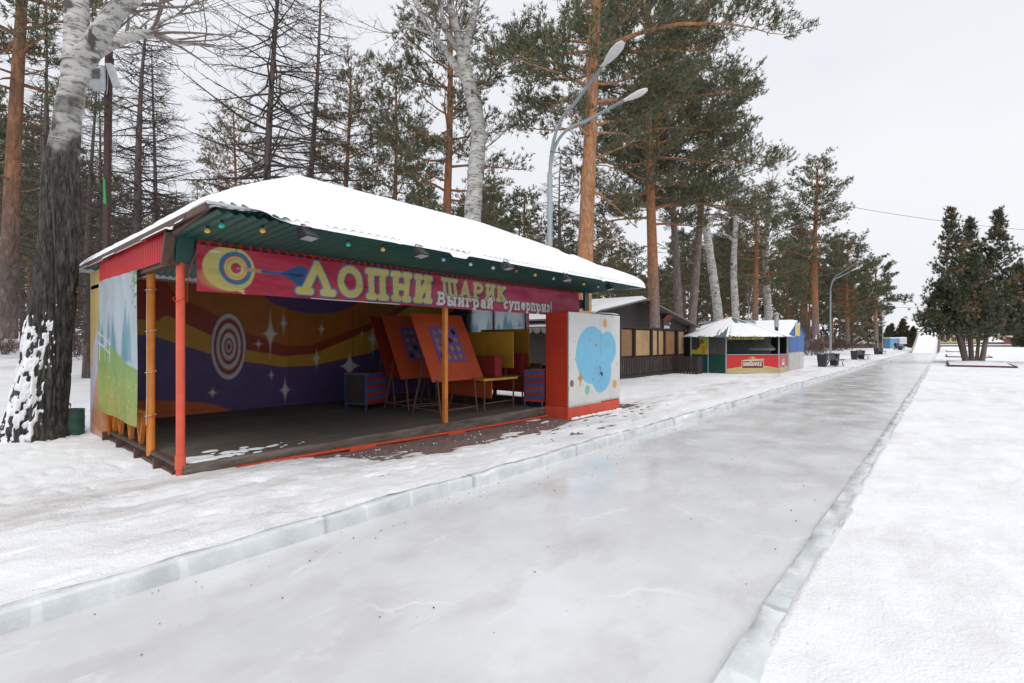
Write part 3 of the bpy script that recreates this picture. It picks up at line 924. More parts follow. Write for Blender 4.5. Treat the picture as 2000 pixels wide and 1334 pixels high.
gz = roof_z(gx, gy) + th + 0.012
sn = link('snow_cover', fast_mesh('snow_cover', np.stack([gx, gy, gz], -1).reshape(-1, 3), grid_faces(len(sx_), len(sy_)), 4, smooth=True), M_ROOFSNOW, roof)
sn.location = (0, 0, 0)
P(MB().bar((EX1 - .02, EY0 - .01, 2.885), (EX0 + .02, EY0 - .01, 2.885), 0.03, 0.07), 'eave_board', BROWNM)
P(MB().prism([(EX1 - 0.1, EY0 + .02, 2.87), (EX1 - .12, EY0 + .02, 2.9), (-9.0, EY0 + .16, 2.98), (-9.0, EY0 + .16, 2.78), (-6.8, EY0 + .1, 2.80)], (0, 0, 0), (0, 0.02, 0)), 'gable_board', BROWNM)

# ---- snow blown onto the floor corner
cm = MB()
for i in range(70):
    t = random.random()
    x, y = -6.87 - abs(random.gauss(0, 0.22)), 2.05 + abs(random.gauss(0, 0.55))
    r = random.uniform(0.015, 0.10) * (1 - 0.5 * min(1, (y - 2) / 1.5))
    n = 9
    p = [(x + r * math.cos(a) * random.uniform(.5, 1.2), y + 1.5 * r * math.sin(a) * random.uniform(.6, 1.2), ZF + 0.003) for a in np.linspace(0, 2 * math.pi, n, endpoint=False)]
    top = [(x + (a - x) * .7, y + (b_ - y) * .7, ZF + 0.006 + r * 0.12) for a, b_, _ in p]
    cm.add(p + top, [tuple(range(n, 2 * n))] + [(k, (k + 1) % n, n + (k + 1) % n, n + k) for k in range(n)])
tag(cm.build('blown_snow', M_ROOFSNOW, smooth=True), 'thin patches of snow blown onto the stall floor', 'snow', kind='stuff')

# ---- the banner
BY0, BY1, BZ0, BZ1 = 2.05, 10.2, 2.20, 2.755
cv = Canvas(BY1 - BY0, BZ1 - BZ0, 0.0085, (0.53, 0.04, 0.085))
x, y = cv.x, cv.y
k = sstep(0.5, 5.5, x)[..., None]
cv.c = cv.c * (1 - k) + np.array((0.52, 0.06, 0.135)) * k
cv.fill(cv.ell(2.0, 0.18, 0.9, 0.35), (0.52, 0.03, 0.075), 0.5, soft=0.2)
# balloon with target and dart
YEL = (0.66, 0.58, 0.20)
cv.fill(cv.ell(0.36, 0.30, 0.30, 0.275), YEL)
cv.fill(cv.ell(0.30, 0.18, 0.26, 0.14), (0.58, 0.49, 0.15), 0.6, soft=0.05)
cv.fill(cv.ell(0.20, 0.49, 0.06, 0.018), (0.8, 0.78, 0.6))
for a, c in ((0.205, (0.035, 0.20, 0.42)), (0.16, (0.48, 0.05, 0.06)), (0.145, YEL), (0.118, (0.42, 0.05, 0.06)), (0.112, YEL), (0.066, (0.46, 0.05, 0.08))):
    cv.fill(cv.ell(0.43, 0.315, a * 0.95, a), c)
cv.fill(cv.poly([(.44, .06), (.54, .055), (.52, .02), (.46, .025)]), YEL)
cv.fill(cv.seg(.50, .03, .53, .002, .006), (.8, .8, .8))
cv.fill(cv.seg(0.44, .315, 0.56, .315, .004), (.75, .7, .65))
cv.fill(cv.seg(0.55, .315, 0.74, .312, .022), (0.55, 0.36, 0.18))
cv.fill(cv.seg(0.75, .312, 1.03, .305, .018), (0.03, 0.16, 0.38))
cv.fill(cv.poly([(.97, .31), (1.22, .44), (1.33, .43), (1.35, .36), (1.31, .31), (1.36, .25), (1.33, .15), (1.26, .13), (1.14, .22)]), (0.025, 0.10, 0.27))
cv.fill(cv.poly([(.98, .31), (1.25, .33), (1.31, .31), (1.24, .28)]), (0.015, 0.035, 0.12))
BLUE, SHD = (0.03, 0.215, 0.40), (0.24, 0.02, 0.07)
def lettering(s, x0, y0, h, t, sx, gap, fillc, edgec, edge_w, drop):
    d, _ = cv.text(s, x0 - BY0, y0 - BZ0, h, t, sx, gap)
    sx_n = int(round(drop / cv.res))
    cv.fill(np.roll(np.roll(d, sx_n, 0), -sx_n, 1) - edge_w, SHD, 0.8)
    cv.fill(d - edge_w, edgec)
    cv.fill(d, fillc)
lx = 3.27
for ch, w in zip('ЛОПНИ', (0.575, 0.48, 0.455, 0.455, 0.44)):
    h = 0.415
    gw = GLYPH[ch][0] * h
    lettering(ch, lx + .02, 2.285, h, 0.053, (w - 0.075) / gw, 0, YEL, BLUE, 0.019, 0.02)
    lx += w
lx = 5.84
for i, (ch, w) in enumerate(zip('ШАРИК', (0.43, 0.35, 0.31, 0.33, 0.33))):
    h = 0.315 - 0.012 * i
    gw = GLYPH[ch][0] * h
    lettering(ch, lx + .01, 2.395 + 0.006 * i, h, 0.036, (w - 0.055) / gw, 0, YEL, BLUE, 0.014, 0.015)
    lx += w
for word, x0_, x1_, z0_, h in (('Выиграй', 5.74, 7.21, 2.256, 0.205), ('суперприз!', 7.48, 9.16, 2.272, 0.21)):
    wd = sum(GLYPH[q][0] + .14 for q in word) * h
    lettering(word, x0_, z0_, h, 0.026, (x1_ - x0_) / wd, 0.14, (0.74, 0.72, 0.72), (0.055, 0.03, 0.04), 0.012, 0.012)
for xx in np.arange(0.12, BY1 - BY0, 0.31):
    cv.fill(cv.ell(xx, BZ1 - BZ0 - 0.016, .009, .009), (0.03, 0.03, 0.03))
cv.fill(-(y - 0.012), (0.7, 0.66, 0.66), 1.0) if False else None
low = (y < 0.012) & (x > 1.4) & (x < 2.9)
cv.c[low] = (0.75, 0.72, 0.72)
def ban_depth(a, b_):
    return 0.014 * np.sin(a * 3.1 + b_ * 9) * (0.4 + b_) + 0.008 * np.sin(a * 9.7 - b_ * 6) + 0.045 * (fbm(a * 1.6 + b_ * 2.5, b_ * 4 - a * .6, 71, 4) - 0.5) * sstep(0, .12, (BZ1 - BZ0) - b_)
ban = print_sheet('banner', cv, (XF + 0.085, BY0, BZ0), (0, 1, 0), (0, 0, 1), CANVAS_M, None, ban_depth, 0.002)
tag(ban, 'long pink printed banner with yellow lettering hung across the stall front', 'banner')
rope = paint('red_cord', (0.45, 0.05, 0.03), rough=0.7)
t = MB().tube([(-6.66, 2.06, 2.68), (-6.70, 2.0, 2.5), (-6.78, 1.985, 2.3), (-6.80, 1.99, 2.18), (-6.79, 1.985, 2.06)], 0.005, 5)
t.tube([(-6.83 + 0.07 * math.cos(a), 1.93 + 0.075 * math.sin(a), 2.1 + 0.03 * math.sin(a * 2)) for a in np.linspace(0, 6.2, 14)], 0.005, 5)
tag(t.build('tie_cord', rope, smooth=True), 'red cord tying the banner end to the orange corner post', 'cord')

# ---- meadow posters hung on the two open sides
def meadow(seed):
    c_ = Canvas(2.3, 2.08, 0.014, (0.56, 0.66, 0.74))
    x, y = c_.x, c_.y
    c_.fill(-(y - 1.6), (0.60, 0.69, 0.75), 0.7, soft=0.5)
    r_ = np.random.default_rng(seed)
    for i in range(11):
        cx, hh = r_.uniform(0, 2.3), r_.uniform(0.35, 0.9)
        c_.fill(c_.poly([(cx - .13, .85), (cx - .08, .85 + hh * .6), (cx, .85 + hh), (cx + .09, .85 + hh * .55), (cx + .14, .85)]), (0.14, 0.36, 0.46), 0.75, soft=0.04)
    hill = 0.88 + 0.14 * np.sin(x * 1.7 + 0.6) + 0.03 * fbm(x * 4, y * 4, seed, 3)
    c_.fill(y - hill, (0.30, 0.47, 0.15))
    c_.fill(y - hill + 0.30 + 0.1 * np.sin(x * 2.3), (0.40, 0.50, 0.13), 0.8, soft=0.1)
    c_.fill(y - hill + 0.62, (0.46, 0.48, 0.13), 0.8, soft=0.12)
    for a in (1.05, 1.2):
        c_.fill(c_.seg(0.0, a + .05, 0.75, a - .12, .016), (0.75, 0.76, 0.76))
    for a in (0.12, 0.42, 0.7):
        c_.fill(c_.seg(a, 0.82, a, 1.3 - a * .2, .018), (0.75, 0.76, 0.76))
    for i in range(60):
        c_.fill(c_.ell(r_.uniform(0, 2.3), r_.uniform(0.05, 0.75), .02, .014), [(0.7, 0.2, 0.2), (0.75, 0.6, 0.1), (0.2, 0.4, 0.1), (0.7, 0.7, 0.7)][i % 4])
    for i in range(40):
        c_.fill(c_.ell(2.3 - abs(r_.normal(0, .16)), 2.08 - abs(r_.normal(0, .2)), .03, .02), (0.16, 0.36, 0.14))
    c_.c *= (0.9 + 0.2 * fbm(x * 5, y * 5, seed, 4))[..., None]
    return c_
def sway(a, b_):
    return 0.015 * np.sin(a * 4 + b_ * 2) * (1.1 - b_ / 2.1) + 0.004 * np.sin(a * 11 + b_ * 1.3)
ps = print_sheet('poster', meadow(3), (-10.36, YL - 0.10, 0.50), (1, 0, -0.012), (0, 0, 1), CANVAS_M, None, sway, 0.002)
tag(ps, 'pale meadow poster tied to the outer left side of the stall', 'poster')
ps = print_sheet('poster', meadow(8), (-8.3, YR - 0.12, 1.02), (-1, 0, 0), (0, 0, 0.80), print_mat('thin_printed_canvas', .5, .1, thin=.8), None, sway, 0.002)
tag(ps, 'pale meadow poster seen inside, on the far right side of the stall', 'poster')
t = MB()
for z_ in (2.3, 1.75, 1.2, 0.62):
    t.tube([(-8.05 + 0.06 * math.cos(a), 1.93 + 0.065 * math.sin(a), z_ + 0.01 * math.sin(a)) for a in np.linspace(0, 6.28, 10)], 0.006, 4)
t.tube([(-8.0, 1.875, 2.3), (-7.99, 1.87, 1.9), (-8.0, 1.875, 1.4), (-7.985, 1.87, 0.9), (-8.01, 1.87, 0.5)], 0.005, 4)
tag(t.build('tie_cord', paint('white_cord', (0.6, 0.5, 0.4), rough=0.8), smooth=True), 'pale cord lashing the meadow poster to the amber side pole', 'cord')

# ---- lamps and bulbs under the awning
def flood(u, v_, lab):
    d = (2.74 - CAM_Z) * F_PX / (668 - v_)
    x, y = at(u, d)
    f = thing('floodlight', lab, 'floodlight', (x, y, 2.74), 0.25, 'floodlights under the awning')
    b_ = MB()
    b_.add([(-.07, -.075, .075), (-.07, .075, .075), (.0, .075, .09), (.0, -.075, .09), (-.04, -.095, -.03), (-.04, .095, -.03), (.10, .095, .0), (.10, -.095, .0)],
           [(0, 1, 2, 3), (7, 6, 5, 4), (0, 4, 5, 1), (1, 5, 6, 2), (2, 6, 7, 3), (3, 7, 4, 0)])
    b_.build('housing', BLACKM, f)
    MB().add([(-.03, -.08, -.034), (-.03, .08, -.034), (.088, .08, -.008), (.088, -.08, -.008)], [(0, 1, 2, 3)]).build('glass', paint('lamp_glass', (0.45, 0.46, 0.48), scale=2, rough=0.15), f)
    MB().tube([(-.02, -.07, .07), (-.02, -.06, .13), (-.02, .06, .13), (-.02, .07, .07)], 0.006, 5).build('bracket', BLACKM, f)
    MB().tube([(-.02, 0, .12), (.03, .03, .11), (.05, -.08, .10)], 0.005, 5).build('cable', paint('white_cord', (0.6, 0.5, 0.4)), f)
for u, v_, l in ((600, 463, 'black floodlight under the awning, above the letter after the dart'), (820, 498, 'black floodlight under the awning, near the middle post'), (990, 523, 'black floodlight under the awning, beside the red bulb'),
                 (1105, 546, 'black floodlight under the awning, second from its right corner'), (1190, 564, 'black floodlight under the awning, nearest its right corner')):
    flood(u, v_, l)
BULB = {'yellow': (0.75, 0.5, 0.08), 'green': (0.02, 0.5, 0.36), 'white': (0.75, 0.75, 0.72), 'blue': (0.35, 0.5, 0.75), 'red': (0.62, 0.03, 0.04)}
bl = [(405, 449, 'yellow'), (433, 439, 'green'), (513, 449, 'yellow'), (680, 476, 'green'), (748, 486, 'yellow'), (866, 506, 'blue'), (919, 515, 'white'), (963, 522, 'white'), (1008, 528, 'red'), (1045, 536, 'yellow'), (1081, 543, 'blue'), (1112, 549, 'red'), (1140, 554, 'yellow'), (1168, 559, 'blue')]
ORD = ['first', 'second', 'third', 'fourth', 'fifth', 'sixth', 'seventh', 'eighth', 'ninth', 'tenth', 'eleventh', 'twelfth', 'thirteenth', 'fourteenth']
for i, (u, v_, cname) in enumerate(bl):
    d = (2.80 - CAM_Z) * F_PX / (668 - v_)
    x, y = at(u, d)
    f = thing('light_bulb', f'small {cname} bulb on the green awning, {ORD[i]} of the bulbs from the left', 'light bulb', (x, y, 2.80), 0, 'coloured bulbs on the awning')
    MB().tube([(0, 0, .05), (0, 0, .012)], 0.016, 8).build('socket', BLACKM, f)
    MB().tube([(0, 0, .014), (0, 0, .0), (0, 0, -.018), (0, 0, -.032), (0, 0, -.037)], [.015, .026, .031, .02, .004], 10).build('bulb', paint('bulb_' + cname, BULB[cname], BULB[cname], rough=0.2), f, True)

# ---- dart boards on tilted orange panels
BOARD = paint('orange_board_paint', (0.56, 0.085, 0.028), (0.44, 0.07, 0.022), 2.2, 0.5)
PURP = paint('purple_board_paint', (0.20, 0.10, 0.36), (0.17, 0.085, 0.30), 3, 0.5)
TAN = paint('worn_ring', (0.36, 0.28, 0.14), (0.2, 0.16, 0.08), 6, 0.8)
STEEL = paint('rusty_steel', (0.16, 0.085, 0.07), (0.09, 0.05, 0.045), 9, 0.65)
def game_board(dx, dy, lab, m):
    g = thing('game_board', lab, 'game board', (-7.5 + dx, 6.35 + dy, ZF), 0, 'tilted target boards')
    W, zb, zt, lean = 1.42, 0.68, 2.05, 0.70
    ax = np.array((-lean, 0, zt - zb))
    Lh = np.linalg.norm(ax)
    ax /= Lh
    nr = np.array((ax[2], 0, -ax[0]))
    o0 = np.array((0, 0, zb))
    def pt(s, t_, q=0):
        return o0 + np.array((0, s, 0)) + ax * t_ + nr * q
    MB().add([pt(s, t_, q) for q in (-.02, 0) for s, t_ in ((0, 0), (W, 0), (W, Lh), (0, Lh))], [(3, 2, 1, 0), (4, 5, 6, 7), (0, 1, 5, 4), (1, 2, 6, 5), (2, 3, 7, 6), (3, 0, 4, 7)]).build('panel', m, g)
    # purple plate with sixteen real holes: quads ring around each hole
    p0, p1, t0, t1 = 0.38, 1.06, 0.44, 1.20
    pm = MB()
    cw, ch = (p1 - p0) / 4, (t1 - t0) / 4
    K = 16
    for i in range(4):
        for j in range(4):
            cx, cy = p0 + cw * (i + .5), t0 + ch * (j + .5)
            ring, outer, back = [], [], []
            for a in np.arange(K) * 2 * math.pi / K:
                c_, s_ = math.cos(a), math.sin(a)
                ring.append(pt(cx + .062 * c_, cy + .068 * s_, .016))
                back.append(pt(cx + .062 * c_, cy + .068 * s_, .003))
                kx = min(cw / 2 / max(abs(c_), 1e-6), ch / 2 / max(abs(s_), 1e-6))
                outer.append(pt(cx + kx * c_, cy + kx * s_, .016))
            pm.add(ring + outer + back, [(K + k, K + (k + 1) % K, (k + 1) % K, k) for k in range(K)] + [(k, (k + 1) % K, 2 * K + (k + 1) % K, 2 * K + k) for k in range(K)])
    for s0, s1, u0, u1 in ((p0 - .03, p0, t0 - .03, t1 + .03), (p1, p1 + .03, t0 - .03, t1 + .03), (p0, p1, t0 - .03, t0), (p0, p1, t1, t1 + .03)):
        pm.add([pt(s, t_, q) for q in (0, .016) for s, t_ in ((s0, u0), (s1, u0), (s1, u1), (s0, u1))], [(4, 5, 6, 7), (0, 1, 5, 4), (1, 2, 6, 5), (2, 3, 7, 6), (3, 0, 4, 7)])
    pl = pm.build('target_plate', PURP, g)
    for i in range(4):
        for j in range(4):
            cx, cy = p0 + cw * (i + .5), t0 + ch * (j + .5)
            MB().add([pt(cx + .061 * math.cos(a), cy + .067 * math.sin(a), .004) for a in np.arange(12) * math.pi / 6], [tuple(range(12))]).build('hole', TAN if (i * 5 + j * 3) % 4 else paint('dark_hole', (0.03, 0.025, 0.02)), pl)
    fr = [((.12, .1, 0), (.02, .1, .72)), ((.12, 1.1, 0), (.02, 1.1, .72)), ((-.75, .1, 0), (-.35, .1, 1.2)), ((-.75, 1.1, 0), (-.35, 1.1, 1.2))]
    for a, b_ in fr:
        MB().bar(a, b_, 0.028).build('leg', STEEL, g)
    for a, b_ in (((.11, .1, .12), (.11, 1.1, .12)), ((-.74, .1, .12), (-.74, 1.1, .12)), ((.11, .1, .12), (-.74, .1, .12)), ((.11, 1.1, .12), (-.74, 1.1, .12))):
        MB().bar(a, b_, 0.024).build('stretcher', STEEL, g)
game_board(0, 0, 'front orange tilted board with a purple plate of sixteen holes, behind the middle post', BOARD)
game_board(-1.15, 0.12, 'middle orange tilted board, half hidden behind the front one', BOARD)
game_board(-1.85, 0.28, 'rearmost dark red tilted board at the back of the stall', paint('dark_red_board', (0.34, 0.03, 0.018), scale=2))

# ---- prize tables with yellow panels and red boxes
YELP = paint('yellow_panel_paint', (0.50, 0.26, 0.03), (0.42, 0.22, 0.025), 1.5, 0.5)
DRED = paint('dark_red_box_paint', (0.30, 0.025, 0.025), (0.22, 0.02, 0.02), 2, 0.5)
def prize_table(x, y, L, lab, yellow_edge):
    g = thing('prize_table', lab, 'table', (x, y, ZF), 0, 'prize tables')
    MB().box(-1.7, 0, 0, L, .64, .68, .006).build('table_top', YELP if yellow_edge else paint('brown_top', (0.3, 0.16, 0.09)), g)
    MB().box(0.001, 0.02, 0, L, .635, .685, .004).build('front_edge', paint('yellow_edge_paint', (0.62, 0.36, 0.05), scale=4) if yellow_edge else STEEL, g)
    MB().box(-1.7, -.06, 0.3, 0.34, .25, .63).build('apron', paint('striped_apron', (0.34, 0.03, 0.02), (0.5, 0.12, 0.02), 2, stretch=(.2, .2, 8)), g)
    for a, b_ in ((-.05, .08), (-.05, L - .08), (-1.6, .08), (-1.6, L - .08)):
        MB().bar((a, b_, 0), (a, b_, .64), .026).build('leg', STEEL, g)
    MB().bar((-.05, .08, .16), (-.05, L - .08, .16), .022).build('stretcher', STEEL, g)
    return g
prize_table(-7.3, 7.55, 1.1, 'prize table with a yellow front edge right of the front orange board', True)
prize_table(-7.5, 9.05, 0.9, 'darker prize table at the right end, behind the yellow-edged one', False)
def simple(name, mb, m, lab, cat, group=None):
    o = mb.build(name, m)
    return tag(o, lab, cat, group)
def wall_box(x0, x1, y0, y1, z0, z1, lab):
    g = thing('prize_box', lab, 'box', (x1, y0, z0), 0, 'dark red prize boxes')
    MB().box(x0 - x1, 0, 0, y1 - y0, 0, z1 - z0, .008).build('box_body', DRED, g)
    MB().box(x0 - x1 + .01, -.01, .01, y1 - y0 - .01, z1 - z0, z1 - z0 + .012).build('lid', DRED, g)
wall_box(-8.8, -7.42, 8.05, 8.27, .825, 1.27, 'dark red box lying on the yellow-edged prize table')
wall_box(-8.8, -7.62, 9.2, 9.42, .825, 1.30, 'dark red box on the darker prize table at the right')
for x0, x1, yy, z0, z1, lab in ((-9.3, -7.48, 8.72, .83, 1.84, 'nearer yellow upright panel behind the red box'), (-9.3, -7.66, 9.52, .83, 1.92, 'farther yellow upright panel at the right end of the stall')):
    g = thing('divider_panel', lab, 'panel', (x0, yy, z0), 0, 'yellow dividers')
    MB().box(0, x1 - x0, 0, .022, .17, z1 - z0, .004).build('board', YELP, g)
    for xx in (.1, x1 - x0 - .3):
        MB().box(xx, xx + .05, .023, .06, 0, z1 - z0 - .1).build('batten', STEEL, g)

# ---- striped cabinets
SB, SR = paint('blue_stripe', (0.03, 0.11, 0.30), scale=4), paint('red_stripe', (0.40, 0.028, 0.03), scale=4)
def cabinet(x, y, rz, w, dp, h, lab, nstripe=10, open_front=False):
    g = thing('striped_cabinet', lab, 'cabinet', (x, y, ZF), rz, 'striped cabinets')
    leg = 0.12
    MB().box(-w / 2 + .006, w / 2 - .006, .006, dp - .006, leg, h - .004).build('carcass', DARKWOOD, g)
    sh = (h - leg) / nstripe
    for i in range(nstripe):
        z0 = leg + i * sh
        if not open_front:
            MB().box(-w / 2, w / 2, -.012, .005, z0 + .002, z0 + sh - .002, .003).build('slat', SB if i % 2 else SR, g)
        MB().box(w / 2 - .005, w / 2 + .012, .007, dp, z0 + .002, z0 + sh - .002, .003).build('slat', SB if i % 2 else SR, g)
    if open_front:
        for a, b_, c_, e_ in ((-w / 2, w / 2, h - .03, h - .002), (-w / 2, w / 2, leg, leg + .03), (-w / 2, -w / 2 + .03, leg + .031, h - .031), (w / 2 - .03, w / 2, leg + .031, h - .031)):
            MB().box(a, b_, -.015, .004, c_, e_).build('front_frame', SB, g)
    MB().box(-w / 2 - .01, w / 2 + .02, -.02, dp + .01, h, h + .02, .004).build('top', SR, g)
    for a in (-w / 2 + .02, w / 2 - .02):
        for b_ in (.02, dp - .02):
            MB().bar((a, b_, 0), (a, b_, leg + .01), .03).build('leg', SB, g)
cabinet(-6.98, 8.82, 0.25, 0.46, 0.42, 0.82, 'blue and red striped cabinet beside the white painted locker')
cabinet(-9.55, 5.95, 0.35, 0.56, 0.75, 0.78, 'blue-framed open cabinet with striped side in the dark middle of the stall', 8, True)
g = thing('counter', 'dark counter with a yellow edge beyond the open right end', 'counter', (-7.3, 10.75, 0))
MB().box(-.9, .5, 0, .3, -.07, .95).build('body', DARKWOOD, g)
MB().box(-.95, .55, -.06, .36, .955, 1.0).build('top', YELP, g)
MB().box(-.9, .45, .22, .28, 1.0, 1.55).build('back_panel', DRED, g)

# ---- the painted locker
LX0, LX1, LY0, LY1, LZ0, LZ1 = -6.74, -6.12, 8.96, 11.2, -0.09, 2.25
lk = thing('locker', 'tall red and white painted double-door locker at the stall corner', 'locker', (LX1, LY0, LZ0))
LRED = paint('locker_red', (0.56, 0.05, 0.02), (0.46, 0.035, 0.016), 2.5, 0.5)
def PL(mb, n, m): return P(mb, n, m, lk)
PL(MB().box(LX0, LX1 - .025, LY0, LY1, LZ0 + .28, LZ1, .01), 'body', LRED)
PL(MB().box(LX0 - .0, LX1 - .004, LY0 - .012, LY1 + .004, LZ0, LZ0 + .278, .006), 'plinth', paint('plinth_red', (0.62, 0.085, 0.045), (0.5, 0.06, 0.03), 3))
def door_canvas(y0, y1):
    c_ = Canvas(y1 - y0, LZ1 - LZ0 - .27, 0.0125, (0.66, 0.665, 0.65))
    X0 = y0 - LY0
    W = LY1 - LY0
    x, y = c_.x + X0, c_.y
    c_.x = x
    Hh = LZ1 - LZ0 - .27
    BL = (0.19, 0.50, 0.72)
    blob = np.minimum(c_.ell(0.95, 1.12, 0.68, 0.66), np.minimum(c_.ell(1.35, 0.72, 0.46, 0.5), c_.ell(1.62, 1.25, 0.42, 0.42)))
    c_.fill(blob, BL)
    for cx, cy, r_, cc in ((1.52, 1.87, .10, (.66, .36, .12)), (.12, .52, .075, (.25, .11, .13)), (.74, .34, .105, (.24, .52, .32)), (1.98, .37, .10, (.66, .40, .13)), (1.12, 1.34, .045, (.5, .22, .1)), (1.85, 2.04, .025, (.6, .2, .1)), (.26, 1.05, .02, (.2, .4, .3)), (2.08, .86, .02, (.2, .45, .3))):
        c_.fill(c_.ell(cx, cy, r_, r_ * 1.05), cc)
    c_.fill(c_.star(.45, .62, .16, .28), (.5, .28, .08))
    r_ = np.random.default_rng(5)
    for i in range(60):
        cx, cy = r_.uniform(0, W), abs(r_.normal(0, .35)) if i % 2 else r_.uniform(0, Hh)
        c_.fill(c_.ell(cx, cy, r_.uniform(.004, .014), r_.uniform(.006, .03)), (.10, .09, .07), 0.7)
    c_.fill(y - 0.03 - 0.03 * fbm(x * 9, y * 0 + 2, 4, 3), (.35, .27, .2), 0.6, soft=.03)
    c_.x = x - X0
    return c_
SPLIT = LY0 + 1.34
LOCKM = print_mat('locker_print', 0.4, 0.12)
for y0, y1, dz in ((LY0 + .004, SPLIT - .003, -0.0), (SPLIT + .003, LY1 - .004, .025)):
    P(print_sheet('door', door_canvas(y0, y1), (LX1 + .004, y0, LZ0 + .27 + dz), (0, 1, 0), (0, 0, 0.985 if dz else 1), LOCKM, lk, thick=.025), '', None)
PL(MB().tube([(LX1 + .01, SPLIT - .1, 1.02), (LX1 + .045, SPLIT - .1, 1.02), (LX1 + .045, SPLIT - .1, .85), (LX1 + .01, SPLIT - .1, .85)], .007, 6), 'handle', STEEL)
PL(MB().box(LX1 - .03, LX1 + .03, SPLIT - .03, SPLIT + .03, .86, .89).box(LX1 + .005, LX1 + .02, SPLIT + .02, SPLIT + .05, .8, .86), 'latch', BLACKM)
nx, ny = 14, 40
gx, gy = np.meshgrid(np.linspace(LX0 - .01, LX1 + .0, nx), np.linspace(LY0 + .75, LY1 + .01, ny), indexing='ij')
e_ = np.minimum(np.minimum(gx - LX0, LX1 - gx), LY1 - gy)
gz = LZ1 + .002 + .06 * np.sqrt(np.clip((e_ + .012) / .1, 0, 1)) * sstep(LY0 + .75, LY0 + 1.7, gy)
sc_ = link('snow_cover', fast_mesh('snow_cover', np.stack([gx, gy, gz], -1).reshape(-1, 3), grid_faces(nx, ny), 4, smooth=True), M_ROOFSNOW, lk)
fix(sc_)
cm = MB()
for i in range(26):
    y = LY0 + .1 + i * .085
    r = random.uniform(.03, .075)
    n = 9
    p = [(LX1 + .01 + (r * 1.3) * (.5 + .5 * math.cos(a)), y + r * math.sin(a), -0.075) for a in np.linspace(0, 6.28, n, endpoint=False)]
    tp = [(LX1 + .005 + (a - LX1) * .5, y + (b_ - y) * .5, -0.06 + r * .4) for a, b_, _ in p]
    cm.add(p + tp, [tuple(range(n, 2 * n))] + [(k, (k + 1) % n, n + (k + 1) % n, n + k) for k in range(n)])
tag(cm.build('snow_ridge', M_ROOFSNOW, smooth=True), 'little ridge of snow along the foot of the painted locker', 'snow', kind='stuff')

# ---- oil barrel behind the stall
bx, by = -11.3, 1.55
g = thing('barrel', 'rusty green oil barrel behind the left corner of the stall', 'barrel', (bx, by, -0.01))
BGR = paint('barrel_green', (0.03, 0.115, 0.085), (0.09, 0.055, 0.04), 3, 0.6, lo=.5, hi=.7)
pr = [(0, .20), (.02, .205), (.13, .205), (.145, .213), (.16, .205), (.29, .205), (.305, .213), (.32, .205), (.44, .205), (.455, .212), (.46, .205)]
MB().tube([(0, 0, a) for a, _ in pr], [r_ for _, r_ in pr], 24).build('drum', BGR, g, True)
MB().tube([(-.1, 0, .46), (-.1, 0, .56), (.1, 0, .56), (.1, 0, .46)], .012, 6).build('handle', BROWNM, g)

# ================================================================== LAMPS AND POLES
GALV = paint('grey_lamp_paint', (0.29, 0.33, 0.365), (0.23, 0.265, 0.295), 3, 0.45, stretch=(3, 3, .6))
LGLASS = paint('lamp_diffuser', (0.62, 0.62, 0.60), (0.45, 0.45, 0.43), 6, 0.25)
LWHITE = paint('lamp_white', (0.66, 0.68, 0.70), (0.5, 0.52, 0.54), 6, 0.4)
def bez(p0, p1, p2, n=10):
    return [tuple((1 - t) ** 2 * np.array(p0) + 2 * t * (1 - t) * np.array(p1) + t * t * np.array(p2)) for t in np.linspace(0, 1, n)]
def street_lamp(x, y, z, h, lab, rz=0.0):
    g = thing('street_lamp', lab, 'street lamp', (x, y, z), rz, 'twin-armed street lamps along the run')
    h1 = h * 0.36
    MB().tube([(0, 0, 0), (0, 0, .06)], .17, 12).build('base_plate', GALV, g)
    MB().tube([(0, 0, 0), (0, 0, h1), (0, 0, h1 + .08)], [.10, .095, .078], 12).tube([(0, 0, h1 + .08), (0, 0, h * .70), (0, 0, h * .70 + .05)], [.076, .072, .055], 12).build('pole', GALV, g, True)
    for s, (dx, dy, dz) in enumerate(((1.75, -0.35, 2.35), (1.75, 1.1, 2.05))):
        st = (0, 0, h * .70)
        end = (dx, dy, h * .70 + dz)
        a = MB()
        p = bez(st, (0.05, 0.0, h * .70 + dz * .62), (dx * .45, dy * .45, h * .70 + dz * .70), 9) + [end]
        a.tube(p, [.048] * 4 + [.042] * (len(p) - 4), 10)
        a.build('arm', GALV, g, True)
        dirv = np.array((dx, dy, dz)) * (1, 1, .45)
        dirv = dirv / np.linalg.norm(dirv)
        side = np.cross(dirv, (0, 0, 1))
        side /= np.linalg.norm(side)
        upv = np.cross(side, dirv)
        e = np.array(end) - dirv * .05
        st_ = [(0, .045, .045), (.12, .06, .06), (.22, .12, .085), (.42, .165, .10), (.60, .15, .085), (.70, .09, .05), (.73, .02, .02)]
        for part, sg, m_ in (('lamp_cover', 1, LWHITE), ('lamp_glass', -1, LGLASS)):
            V, k = [], 9
            for q, w, hh in st_:
                for i in range(k):
                    a_ = math.pi * i / (k - 1)
                    V.append(e + dirv * q + side * w * math.cos(a_) + upv * sg * hh * (0.75 if sg > 0 else 0.9) * math.sin(a_))
            me = fast_mesh(part, np.array(V), grid_faces(len(st_), k)[:, ::sg], 4, smooth=True)
            link(part, me, m_, g)
    return g
x, y = at(1074, 13.9)
street_lamp(x, y, -.07, 9.0, 'tall grey twin-armed lamp rising behind the right end of the stall', 0.12)
x, y = at(1622, 50)
street_lamp(x, y, -.07, 9.6, 'grey twin-armed lamp beside the nearest park bench', 0.1)
x, y = at(1724, 98)
street_lamp(x, y, -.07, 9.3, 'distant thin lamp post behind the third bench', -2.2)
x, y = at(1714.5, 92)
g = thing('signal_post', 'short thin grey post beside the distant lamp', 'post', (x, y, -.07))
